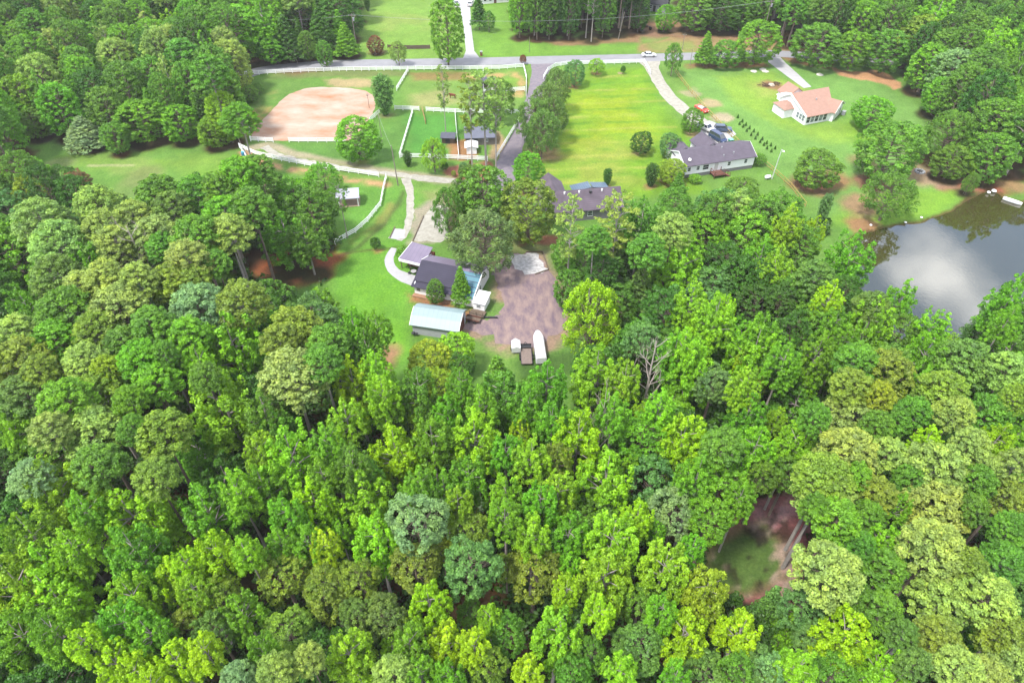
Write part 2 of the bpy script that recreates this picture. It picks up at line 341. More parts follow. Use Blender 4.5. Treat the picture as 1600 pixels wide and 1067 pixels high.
    # bank of the pond
    ins = inpoly(X, Y, POND_W); dp = segdist(X, Y, POND_W)*np.where(ins, 1, -1)+(fbm(X, Y, 2.6, 71)-.5)*1.7
    near = np.abs(dp) < 400
    mud = np.clip((dp+.9)/.8, 0, 1); C[:] = C*(1-mud[..., None])+np.array(gc((120, 100, 62)))*mud[..., None]
    C *= (1+.16*(vnoise(X, Y, 1.3, 77)-.5)+.22*(vnoise(X, Y, 4.1, 78)-.5))[..., None]
    Z = -1.6*np.clip((dp+.5)/2.5, 0, 1)
    n = nx*ny; co = np.empty((n, 3), np.float32); co[:, 0] = X.ravel(); co[:, 1] = Y.ravel(); co[:, 2] = Z.ravel()
    me = bpy.data.meshes.new('ground'); me.vertices.add(n); me.vertices.foreach_set('co', co.ravel())
    i = np.arange((ny-1)*(nx-1)); r = i//(nx-1)*nx+i % (nx-1)
    q = np.stack([r, r+1, r+nx+1, r+nx], 1).astype(np.int32)
    me.loops.add(q.size); me.loops.foreach_set('vertex_index', q.ravel()); me.polygons.add(len(q))
    me.polygons.foreach_set('loop_start', np.arange(0, q.size, 4, dtype=np.int32)); me.update(calc_edges=True)
    a = me.color_attributes.new('Col', 'FLOAT_COLOR', 'POINT'); buf = np.ones((n, 4), np.float32); buf[:, :3] = C.reshape(-1, 3); a.data.foreach_set('color', buf.ravel())
    m = bpy.data.materials.new('ground'); m.use_nodes = True; nt = m.node_tree; b = nt.nodes['Principled BSDF']; b.inputs['Roughness'].default_value = 1; b.inputs['Specular IOR Level'].default_value = .1
    at = N(nt, 'ShaderNodeAttribute', attribute_name='Col'); g = N(nt, 'ShaderNodeNewGeometry')
    n1 = N(nt, 'ShaderNodeTexNoise'); n1.inputs['Scale'].default_value = 2.2; n1.inputs['Detail'].default_value = 8; n1.inputs['Roughness'].default_value = .75
    r1 = N(nt, 'ShaderNodeValToRGB'); r1.color_ramp.elements[0].position = .28; r1.color_ramp.elements[0].color = (.62, .68, .66, 1); r1.color_ramp.elements[1].position = .72; r1.color_ramp.elements[1].color = (1.38, 1.32, 1.3, 1)
    mu = N(nt, 'ShaderNodeMixRGB', blend_type='MULTIPLY'); mu.inputs[0].default_value = 1
    nt.links.new(g.outputs['Position'], n1.inputs['Vector']); nt.links.new(n1.outputs[0], r1.inputs[0]); nt.links.new(at.outputs['Color'], mu.inputs[1]); nt.links.new(r1.outputs[0], mu.inputs[2]); nt.links.new(mu.outputs[0], b.inputs['Base Color'])
    n2 = N(nt, 'ShaderNodeTexNoise'); n2.inputs['Scale'].default_value = .55; n2.inputs['Detail'].default_value = 9; n2.inputs['Roughness'].default_value = .7
    r2 = N(nt, 'ShaderNodeValToRGB'); r2.color_ramp.elements[0].position = .3; r2.color_ramp.elements[0].color = (.84, .90, .86, 1); r2.color_ramp.elements[1].position = .7; r2.color_ramp.elements[1].color = (1.17, 1.10, 1.12, 1)
    m2 = N(nt, 'ShaderNodeMixRGB', blend_type='MULTIPLY'); m2.inputs[0].default_value = 1
    nt.links.new(g.outputs['Position'], n2.inputs['Vector']); nt.links.new(n2.outputs[0], r2.inputs[0]); nt.links.new(mu.outputs[0], m2.inputs[1]); nt.links.new(r2.outputs[0], m2.inputs[2]); nt.links.new(m2.outputs[0], b.inputs['Base Color'])
    bp = N(nt, 'ShaderNodeBump'); bp.inputs['Strength'].default_value = .5; bp.inputs['Distance'].default_value = .12; nt.links.new(n1.outputs[0], bp.inputs['Height']); nt.links.new(bp.outputs[0], b.inputs['Normal'])
    me.materials.append(m); o = bpy.data.objects.new('ground', me); COL.objects.link(o); tag(o, kind='structure')

# ------------------------------------------------------------------ sheets: roads, drives, arena, pond
def smooth_line(P, step=2.0):
    out = []
    for i in range(len(P)-1):
        p0 = P[max(i-1, 0)]; p1 = P[i]; p2 = P[i+1]; p3 = P[min(i+2, len(P)-1)]
        n = max(2, int(math.dist(p1, p2)/step))
        for k in range(n):
            t = k/n
            out.append(tuple(.5*((2*p1[a])+(-p0[a]+p2[a])*t+(2*p0[a]-5*p1[a]+4*p2[a]-p3[a])*t*t+(-p0[a]+3*p1[a]-3*p2[a]+p3[a])*t**3) for a in (0, 1)))
    out.append(tuple(P[-1][:2])); return out
def ribbon(name, px, widths, z, m, jit=.0, step=2.0, label=None):
    P = smooth_line(PW(px), step); n = len(P); k = len(widths); mb = MB(); vs = []
    for i, p in enumerate(P):
        a = P[max(i-1, 0)]; b = P[min(i+1, n-1)]; d = Vector((b[0]-a[0], b[1]-a[1])).normalized(); nn = Vector((-d.y, d.x))
        f = i/(n-1)*(k-1); j = min(int(f), k-2); wd = widths[j]+(widths[j+1]-widths[j])*(f-j)
        for s in (-1, -.33, .33, 1):
            q = Vector(p[:2])+nn*s*(wd/2+(rnd.uniform(-jit, jit) if abs(s) == 1 else 0)); vs.append((q.x, q.y, z))
    mb.add(vs, [(i*4+j, i*4+j+1, i*4+j+5, i*4+j+4) for i in range(n-1) for j in range(3)])
    o = mb.build(name, m); tag(o, kind='structure', label=label); return o
def sheet(name, px, z, m, jit=.15, world=False, label=None, step=1.2):
    P = px if world else PW(px); out = []
    for i, p in enumerate(P):
        q = P[(i+1) % len(P)]; n = max(1, int(math.dist(p, q)/step))
        for k in range(n):
            t = k/n; out.append((p[0]+(q[0]-p[0])*t+rnd.uniform(-jit, jit), p[1]+(q[1]-p[1])*t+rnd.uniform(-jit, jit), z))
    me = bpy.data.meshes.new(name); me.from_pydata(out, [], [tuple(range(len(out)))]); bm = bmesh.new(); bm.from_mesh(me)
    bmesh.ops.triangulate(bm, faces=bm.faces)
    for f in bm.faces:
        if f.normal.z < 0: f.normal_flip()
    bm.to_mesh(me); bm.free(); me.materials.append(m)
    o = bpy.data.objects.new(name, me); COL.objects.link(o); tag(o, kind='structure', label=label); return o
ASPH = mat('pale_asphalt', s2l((196, 196, 202), K), .9, .10, .35)
ASPD = mat('dark_asphalt', s2l((168, 160, 170), K), .9, .14, .5)
GRAV = mat('gravel_lane', s2l((152, 142, 158), K), .95, .2, .9, col2=s2l((190, 178, 184), K), detail=9)
WGRAV = mat('white_gravel', s2l((196, 190, 172), K), .95, 0, .9, col2=s2l((246, 242, 228), K), detail=9)
CONC = mat('concrete', s2l((236, 234, 236), K), .85, .10, .9, detail=8)
ARN = mat('arena_sand', s2l((226, 158, 112), K), .95, 0, .15, col2=s2l((254, 240, 222), K), detail=12, stretch=(.6, 1.1, 1))
YRD = mat('yard_gravel', s2l((142, 122, 142), K), .95, 0, .7, col2=s2l((218, 188, 176), K), detail=13, stretch=(1, .42, 1))
LANE_PX = [(847,98),(842,120),(836,145),(828,175),(815,205),(800,235),(790,262),(788,290),(800,310)]
def ground_sheets():
    ribbon('road', [(380,119),(405,111),(440,106),(500,101),(560,99),(640,98),(740,96.5),(850,94),(960,91.5),(1060,89),(1140,86),(1200,84),(1260,87),(1320,92),(1400,98)], [5.6, 5.8, 6.2, 6.4, 6.2, 5.8, 5.6], .03, ASPH, .05, label='pale grey country road across the top')
    ribbon('gravel_lane', LANE_PX, [7.5, 5, 4.6, 4.4, 4.4, 4.6, 5.2, 5.5, 4.5], .02, GRAV, .22)
    sheet('driveway', [(716,0),(719,-14),(733,-14),(734,0),(736,40),(741,80),(752,93.5),(722,94.5),(728,80),(724,40)], .016, CONC, .03)
    sheet('driveway', [(700,-14),(718,-10),(718,8),(722,12),(716,14),(706,8)], .018, CONC, .03)
    ribbon('gravel_drive', [(1012,91),(1016,100),(1026,122),(1042,146),(1062,166),(1082,182),(1098,194)], [9, 4.6, 4, 4, 4.2, 4.6, 5], .024, WGRAV, .2)
    sheet('parking_pad', [(1092,196),(1108,188),(1126,196),(1140,198),(1150,210),(1136,222),(1127,234),(1118,226),(1096,208)], .012, CONC, .12)
    sheet('concrete_drive', [(1198,85),(1215,85),(1228,99),(1248,117),(1268,136),(1256,138),(1232,121),(1212,106),(1200,97)], .02, CONC, .03)
    ribbon('farm_track', [(413,229),(424,236),(438,243),(470,250),(510,256),(560,265),(600,270),(640,276),(690,281),(740,286),(770,292)], [2.4, 1.8, 1.1, .9, 1.1, 2.0, 2.8, 1.9, 1.4], .012, WGRAV, .35, 1.2)
    ribbon('gravel_path', [(634,278),(641,300),(641,320),(640,340),(634,362),(624,376)], [2.6, 1.8, 1.7, 1.8, 1.8, 1.3], .016, WGRAV, .22, 1.2)
    sheet('gravel_pad', [(616,357),(633,359),(632,372),(620,374),(607,372)], .018, CONC, .1)
    sheet('gravel_pad', [(660,340),(680,318),(700,325),(700,372),(686,378),(646,376)], .01, WGRAV, .3)
    sheet('riding_arena', ARENA, .02, ARN, .2)
    sheet('gravel_yard', YARD, .008, YRD, .75)
    sheet('gravel_pad', [(799,400),(836,394),(856,422),(838,428),(822,430),(804,420)], .014, mat('pad_stone', s2l((190,184,186), K), .95, 0, 1.4, col2=s2l((255,254,252), .62), detail=9), .55)
    ribbon('footpath', [(617,388),(610,398),(608,410),(616,424),(634,434),(652,440)], [1.6, 1.8, 2, 2.2, 3.0, 3.4], .014, CONC, .04, .8)
    sheet('patio', [(882,300),(898,296),(914,296),(914,303),(890,310),(886,318)], .014, mat('patio_paving', s2l((214,190,160), K), .9, .1, 2), .03)
    wm = bpy.data.materials.new('pond_water'); wm.use_nodes = True; nt = wm.node_tree; b = nt.nodes['Principled BSDF']
    b.inputs['Base Color'].default_value = (*s2l((92, 88, 44), K*GK), 1); b.inputs['Roughness'].default_value = .03; b.inputs['IOR'].default_value = 2.0; b.inputs['Specular IOR Level'].default_value = .8
    g = N(nt, 'ShaderNodeNewGeometry'); n1 = N(nt, 'ShaderNodeTexNoise'); n1.inputs['Scale'].default_value = 1.4; n1.inputs['Detail'].default_value = 4
    bp = N(nt, 'ShaderNodeBump'); bp.inputs['Strength'].default_value = .06; bp.inputs['Distance'].default_value = .05
    nt.links.new(g.outputs['Position'], n1.inputs['Vector']); nt.links.new(n1.outputs[0], bp.inputs['Height']); nt.links.new(bp.outputs[0], b.inputs['Normal'])
    P = POND_W; cx = sum(p[0] for p in P)/len(P); cy = sum(p[1] for p in P)/len(P)
    sheet('pond', [(cx+(p[0]-cx)*1.02, cy+(p[1]-cy)*1.02) for p in P], -.35, wm, 0, world=True)

# ------------------------------------------------------------------ trees
def leafmesh(name, puffs, leaf, dens, flat=1.0, updir=0.25, mat_=FOL, seed=0, droop=0.0):
    """puffs: (x,y,z, rx, rz, tone). Many small leaf faces spread over each clump."""
    g = np.random.default_rng(seed); allv = []; allvar = []
    for (x, y, z, rx, rz, tone) in puffs:
        n = max(8, int(dens*(rx*rz+rx*rx)/2*6))
        d = g.normal(size=(n, 3)); d /= np.linalg.norm(d, axis=1)[:, None]; d[:, 2] = np.where(d[:, 2] < -.35, -d[:, 2]*.6, d[:, 2])
        rad = g.uniform(.72, 1.08, n)[:, None]
        p = np.array([x, y, z])+d*rad*np.array([rx, rx, rz]); p[:, 2] -= droop*(d[:, 0]**2+d[:, 1]**2)*g.uniform(0, 1, n)
        nrm = d+g.normal(size=(n, 3))*.55+np.array([0, 0, updir]); nrm /= np.linalg.norm(nrm, axis=1)[:, None]
        a = np.cross(nrm, g.normal(size=(n, 3))); a /= np.linalg.norm(a, axis=1)[:, None]+1e-9; b = np.cross(nrm, a)
        s = (leaf*g.uniform(.7, 1.35, n))[:, None]; a = a*s; b = b*s*.62
        allv.append(np.stack([p-a, p-b*.9, p+a, p+b], 1))
        allvar.append(np.clip(tone+g.normal(size=n)*.19, 0, 1))
    V = np.concatenate(allv).reshape(-1, 3).astype(np.float32); var = np.concatenate(allvar).astype(np.float32); nf = len(var)
    me = bpy.data.meshes.new(name); me.vertices.add(len(V)); me.vertices.foreach_set('co', V.ravel())
    me.loops.add(nf*4); me.loops.foreach_set('vertex_index', np.arange(nf*4, dtype=np.int32)); me.polygons.add(nf)
    me.polygons.foreach_set('loop_start', np.arange(0, nf*4, 4, dtype=np.int32)); me.update(calc_edges=True)
    at = me.attributes.new('leafvar', 'FLOAT', 'FACE'); at.data.foreach_set('value', var)
    me.materials.append(mat_); return me
def meshof(mb, name, m):
    me = bpy.data.meshes.new(name); me.from_pydata(mb.v, [], mb.f); me.materials.append(m); me.update(); return me
def trunk_of(g, H, r0, targets, top=.95, bend=.5, lr=.09, deep=0):
    mb = MB(); k = 7; ox, oy = g.uniform(-bend, bend), g.uniform(-bend, bend)
    ax = lambda t: (ox*math.sin(t*2.2), oy*math.sin(t*1.7), H*top*t)
    ts = [0, .03]+[i/k for i in range(1, k+1)]
    mb.tube([(ax(0)[0], ax(0)[1], -deep)]*(deep > 0)+[ax(t) for t in ts], [r0*1.25]*(deep > 0)+[r0*(1.15 if t == 0 else (1-.86*t)) for t in ts], 7)
    for (x, y, z) in targets:
        hd = math.hypot(x, y); t = max(.12, min(.97, (z-hd*.55)/(H*top))); p = Vector(ax(t)); q = Vector((x, y, z))
        m1 = p.lerp(q, .5)+Vector((0, 0, hd*.06)); mb.tube([p, m1, q], [lr*(1.5-t*.8), lr*.7, lr*.25], 4)
    return mb

def P_pine(i):           # loblolly pine: domed crown of tufted clumps on a bare trunk; unit radius 5, height 23
    g = random.Random(100+i); H = 23; R = 4.6; puffs = []; tg = []
    n = 150
    for k in range(n):
        f = (k+.5)/n; ph = k*2.39996+g.uniform(-.3, .3); zz = 1-f*1.25          # from top 1 to -.25
        rr = math.sqrt(max(0, 1-min(1, abs(zz))**2)) if zz > 0 else 1-.35*abs(zz)
        q = g.uniform(.8, 1.06); r = R*rr*q; x, y = r*math.cos(ph), r*math.sin(ph); z = 15.6+6.4*zz+g.uniform(-.6, .6)
        s = g.uniform(.42, .84); puffs.append((x, y, z, s, s*g.uniform(.7, .95), g.gauss(.5, .17)))
        if k % 4 == 0: tg.append((x*.85, y*.85, z-.2))
        if g.random() < .6: puffs.append((x*.55, y*.55, z-.9, s*.8, s*.6, g.gauss(.42, .1)))
    return leafmesh('pine_crown', puffs, .19, 28, seed=i, updir=.5), meshof(trunk_of(g, H, .3, tg, .9, .5, .09, 13), 'pine_trunk', BARKG if i % 2 else BARK), R, H
def P_poplar(i):         # tulip poplar / sweetgum: pointed, many upward lobes; radius 4.4, height 24
    g = random.Random(200+i); H = 24; R = 4.3; puffs = []; tg = []
    lobes = [(0, 0, 1.0, 1)]+[(R*.62*math.cos(a), R*.62*math.sin(a), g.uniform(.62, .88), .8) for a in [k*2*math.pi/5+g.uniform(-.4, .4) for k in range(5)]]+[(R*.88*math.cos(a), R*.88*math.sin(a), g.uniform(.42, .6), .7) for a in [k*2*math.pi/7+g.uniform(-.4, .4) for k in range(7)]]
    for lx, ly, hh, sc in lobes:
        top = 13.5+9.5*hh; tone0 = g.gauss(.5, .08); nn = int(32*sc)
        for k in range(nn):
            f = k/(nn-1); z = top-f*(5.6+4.0*sc)+g.uniform(-.3, .3); sp = (.2+f**.7*1.35)*1.05*sc+.1; a = g.uniform(0, 6.28)
            x = lx*(1-.15*f)+sp*math.cos(a); y = ly*(1-.15*f)+sp*math.sin(a); s = g.uniform(.32, .62)*(.8+.45*f)
            puffs.append((x, y, z, s, s*g.uniform(1.0, 1.5), tone0+g.gauss(0, .13)))
        tg.append((lx, ly, top-2.5))
    return leafmesh('poplar_crown', puffs, .18, 32, seed=50+i, updir=.15), meshof(trunk_of(g, H, .3, tg, .93, .4, .11, 13), 'poplar_trunk', BARKG), R, H
def P_oak(i, low=0):     # rounded dense broadleaf; low: leafy to the ground, as at wood edges and on lawns
    g = random.Random(300+i+low*40); H = 18; R = 4.8; puffs = []; tg = []
    n = 270 if low else 200
    for k in range(n):
        f = (k+.5)/n; ph = k*2.39996+g.uniform(-.25, .25); zz = 1-f*(1.86 if low else 1.55); rr = math.sqrt(max(0, 1-min(1, abs(zz))**2))**(.8 if low else 1)
        bump = 1+.14*math.sin(3*ph+i)+.1*math.sin(5*ph+zz*4+i*2); r = R*rr*bump*g.uniform(.9, 1.04)
        x, y = r*math.cos(ph), r*math.sin(ph); z = (9.3+8.0*zz if low else 10.6+6.6*zz*bump)+g.uniform(-.3, .3); s = g.uniform(.42, .80)
        puffs.append((x, y, z, s, s*g.uniform(.75, 1), g.gauss(.5, .17)))
        if k % 7 == 0: tg.append((x*.8, y*.8, z*.96))
    return leafmesh('oak_crown', puffs, .19, 27, seed=90+i+low*9), meshof(trunk_of(g, H, .35, tg, .8, .4, .12, 0 if low else 12), 'oak_trunk', BARK), R, H
def P_willow(i):         # loose feathery crown with drooping sprays; radius 5, height 15
    g = random.Random(400+i); H = 15; R = 4.8; puffs = []; tg = []
    for k in range(170):
        f = (k+.5)/170; ph = k*2.39996+g.uniform(-.3, .3); zz = 1-f*1.7; rr = math.sqrt(max(0, 1-min(1, abs(zz))**2)); r = R*rr*g.uniform(.72, 1.1)
        x, y = r*math.cos(ph), r*math.sin(ph); z = 8.4+6.0*zz+g.uniform(-.5, .5); s = g.uniform(.38, .72)
        puffs.append((x, y, z, s, s*1.2, g.gauss(.5, .15)))
        if k % 3 == 0: tg.append((x*.8, y*.8, z))
    return leafmesh('willow_crown', puffs, .15, 36, seed=130+i, droop=.7, updir=.05), meshof(trunk_of(g, H, .28, tg, .75, .5, .1), 'willow_trunk', BARK), R, H
def P_column(i):         # dense ovoid or conical evergreen; radius 1.8, height 7
    g = random.Random(500+i); H = 7; R = 1.8; puffs = []
    for k in range(70):
        f = (k+.5)/70; ph = k*2.39996; zz = .35+6.3*f; pr = math.sin(math.pi*min(1, (.12+.88*(1-f)**.75)))**.6 if i == 0 else (1-f)**.8*1.02+.02
        r = R*max(.05, pr)*g.uniform(.82, 1.02)*.85; puffs.append((r*math.cos(ph), r*math.sin(ph), zz, .45, .55, g.gauss(.5, .12)))
        puffs.append((r*.4*math.cos(ph+1), r*.4*math.sin(ph+1), zz, .5, .5, .35))
    return leafmesh('column_crown', puffs, .13, 42, seed=150+i), meshof(trunk_of(g, H, .12, [], .9, .1), 'column_trunk', BARK), R, H
def P_tallpine(i):       # tall open pine, crown high, limbs and trunk showing; radius 4.4, height 25
    g = random.Random(600+i); H = 25; R = 4.4; puffs = []; tg = []
    for k in range(30):
        f = k/29; ph = k*2.39996+g.uniform(-.5, .5); z = 24-f*13+g.uniform(-.6, .6); r = R*(.25+.75*math.sin(math.pi*min(1, f*.85+.1)))*g.uniform(.55, 1.08)
        x, y = r*math.cos(ph), r*math.sin(ph)
        for j in range(7):
            s = g.uniform(.32, .62); q = g.uniform(.55, 1.15); puffs.append((x*q+g.uniform(-.9, .9), y*q+g.uniform(-.9, .9), z+g.uniform(-.5, .5), s, s*.65, g.gauss(.5, .14)))
        tg.append((x, y, z))
    return leafmesh('tall_pine_crown', puffs, .17, 32, seed=170+i, updir=.5), meshof(trunk_of(g, H, .28, tg, .95, .6, .1), 'tall_pine_trunk', BARKG), R, H
def P_conifer(i):        # layered conical cedar / young pine; radius 3.4 height 16
    g = random.Random(700+i); H = 16; R = 3.4; puffs = []; tg = []
    for k in range(95):
        f = ((k+.5)/95)**.8; ph = k*2.39996; z = 15.6-f*13; r = R*(.06+.94*f)*g.uniform(.75, 1.06); s = .45+.5*f
        x, y = r*math.cos(ph), r*math.sin(ph); puffs.append((x, y, z-.15*r, s, s*.7, g.gauss(.5, .13)))
        if k % 4 == 0: tg.append((x, y, z))
        if k % 2: puffs.append((x*.5, y*.5, z, s*.8, s*.7, .4))
    return leafmesh('conifer_crown', puffs, .22, 20, seed=190+i), meshof(trunk_of(g, H, .22, tg, .93, .2, .06), 'conifer_trunk', BARK), R, H
def P_shrub(i):
    g = random.Random(800+i); H = 3.0; R = 1.6; puffs = []
    for k in range(40):
        f = (k+.5)/40; ph = k*2.39996; zz = 1-f*1.6; rr = math.sqrt(max(0, 1-min(1, abs(zz))**2)); r = R*rr*g.uniform(.75, 1.02)*.8
        puffs.append((r*math.cos(ph), r*math.sin(ph), 1.65+1.2*zz, .42, .4, g.gauss(.5, .13)))
    return leafmesh('shrub_crown', puffs, .12, 45, seed=210+i), meshof(trunk_of(g, H, .09, [(.6, .2, 1.8), (-.5, .4, 1.7), (0, -.6, 1.9)], .6, .1, .05), 'shrub_stem', BARK), R, H
def P_dead(i):
    g = random.Random(900+i); H = 20; mb = MB(); R = 4
    def br(p, d, l, r, lev):
        q = p+d*l*.5+Vector((g.uniform(-.2, .2), g.uniform(-.2, .2), 0))*l*.15; e = q+(d+Vector((g.uniform(-.25, .25), g.uniform(-.25, .25), .12))).normalized()*l*.5
        mb.tube([p, q, e], [r, r*.75, r*.4], 5)
        if lev < 3:
            for k in range(3 if lev else 4):
                t = g.uniform(.4, 1); s = p.lerp(e, t); dd = (d*.7+Vector((g.uniform(-1, 1), g.uniform(-1, 1), g.uniform(.1, .7)))).normalized(); br(s, dd, l*g.uniform(.45, .65), r*.5, lev+1)
    tr = MB(); tr.tube([(0, 0, 0), (.1, .1, 8), (.3, -.1, 14), (.2, 0, 19)], [.36, .27, .17, .05], 7)
    for k in range(12):
        a = k*2.4; z = 8.5+k*.85; s = 1-.045*k; br(Vector((.2, 0, z)), Vector((math.cos(a), math.sin(a), .75)).normalized(), 4.4*s, .12*s, 1)
    dm = mat('dead_wood', s2l((205, 192, 180), .75), .9, .12, 2)
    return meshof(mb, 'dead_branches', dm), meshof(tr, 'dead_trunk', dm), R, H
PROTO = {'P': [P_pine(i) for i in range(4)], 'B': [P_poplar(i) for i in range(5)], 'O': [P_oak(i) for i in range(4)], 'L': [P_oak(i, 1) for i in range(4)], 'W': [P_willow(i) for i in range(2)],
         'C': [P_column(0)], 'K': [P_column(1)], 'T': [P_tallpine(i) for i in range(3)], 'F': [P_conifer(i) for i in range(2)], 'S': [P_shrub(i) for i in range(2)], 'D': [P_dead(i) for i in range(2)]}
NAME = {'P': 'pine_tree', 'B': 'poplar_tree', 'O': 'oak_tree', 'L': 'broadleaf_tree', 'W': 'willow_tree', 'C': 'evergreen_tree', 'K': 'sapling', 'T': 'tall_pine_tree', 'F': 'cedar_tree', 'S': 'shrub', 'D': 'dead_tree', 'U': 'understory_tree'}
CATG = {'P': 'pine tree', 'B': 'poplar tree', 'O': 'oak tree', 'L': 'broadleaf tree', 'W': 'willow tree', 'C': 'evergreen tree', 'K': 'sapling', 'T': 'tall pine', 'F': 'cedar tree', 'S': 'shrub', 'D': 'dead tree', 'U': 'understory tree'}
# colour codes: photo colour of the sunlit crown
TC = {'y': (168, 220, 24), 'l': (150, 210, 42), 'g': (120, 184, 38), 'm': (108, 164, 50), 'd': (76, 128, 36), 'p': (160, 194, 96), 'q': (140, 170, 58), 'b': (140, 184, 122), 'k': (114, 158, 72), 'o': (158, 190, 44), 'h': (124, 156, 54), 'j': (126, 150, 88), 'r': (140, 96, 70), 'e': (112, 164, 88)}
CN = {'y': 'yellow lime', 'l': 'lime green', 'g': 'bright green', 'm': 'mid green', 'd': 'dark green', 'p': 'pale green', 'q': 'olive green', 'b': 'blue green', 'k': 'grey green', 'o': 'golden green', 'h': 'golden green', 'j': 'grey olive', 'r': 'reddish', 'e': 'deep blue green', 'n': ''}
KT = .54
TREES = []   # dict(x,y,H,R,t,c,u,v,kind)
def add_tree(u, v, wpx, t, c, Hm=None, zc=None, floor=True, base=False, fill=False, label=None, asp=None):
    """u, v: middle of the crown in the photo (base=True: foot of the tree), wpx: its width in photo pixels"""
    pr = PROTO['O' if t == 'U' else t][0]; R0, H0 = pr[2], pr[3]
    zf = {'P': .79, 'B': .73, 'O': .64, 'L': .52, 'W': .58, 'C': .5, 'K': .5, 'T': .74, 'F': .5, 'S': .5, 'D': .7, 'U': .64}[t]
    if Hm is None:
        Hm = {'P': 22, 'B': 22, 'L': 15, 'O': 17, 'W': 13, 'C': 6, 'K': 2, 'T': 24, 'F': 14, 'S': 2.4, 'D': 19, 'U': 15}[t]
        if t in 'PBO': Hm *= rnd.uniform(.92, 1.08)
    zc = Hm*zf; sz = Hm/H0
    for _ in range(3):
        if base: x, y = W(u, v, 0)
        else: x, y = W(u, v, zc)
        d = PX(x, y, zc)[2]; R = wpx/FPX*d/2
        if t in 'PBO': sz = min(1.2*Hm/H0, max(.45*Hm/H0, R/R0*(1.12 if t == 'B' else .86))); zc = Hm-H0*(1-zf)*sz
    if t == 'S' and Hm > 0 and not fill: pass
    TREES.append(dict(x=x, y=y, H=Hm, R=R, t=t, c=c, u=PX(x, y, zc)[0], v=PX(x, y, zc)[1], floor=floor, label=label))
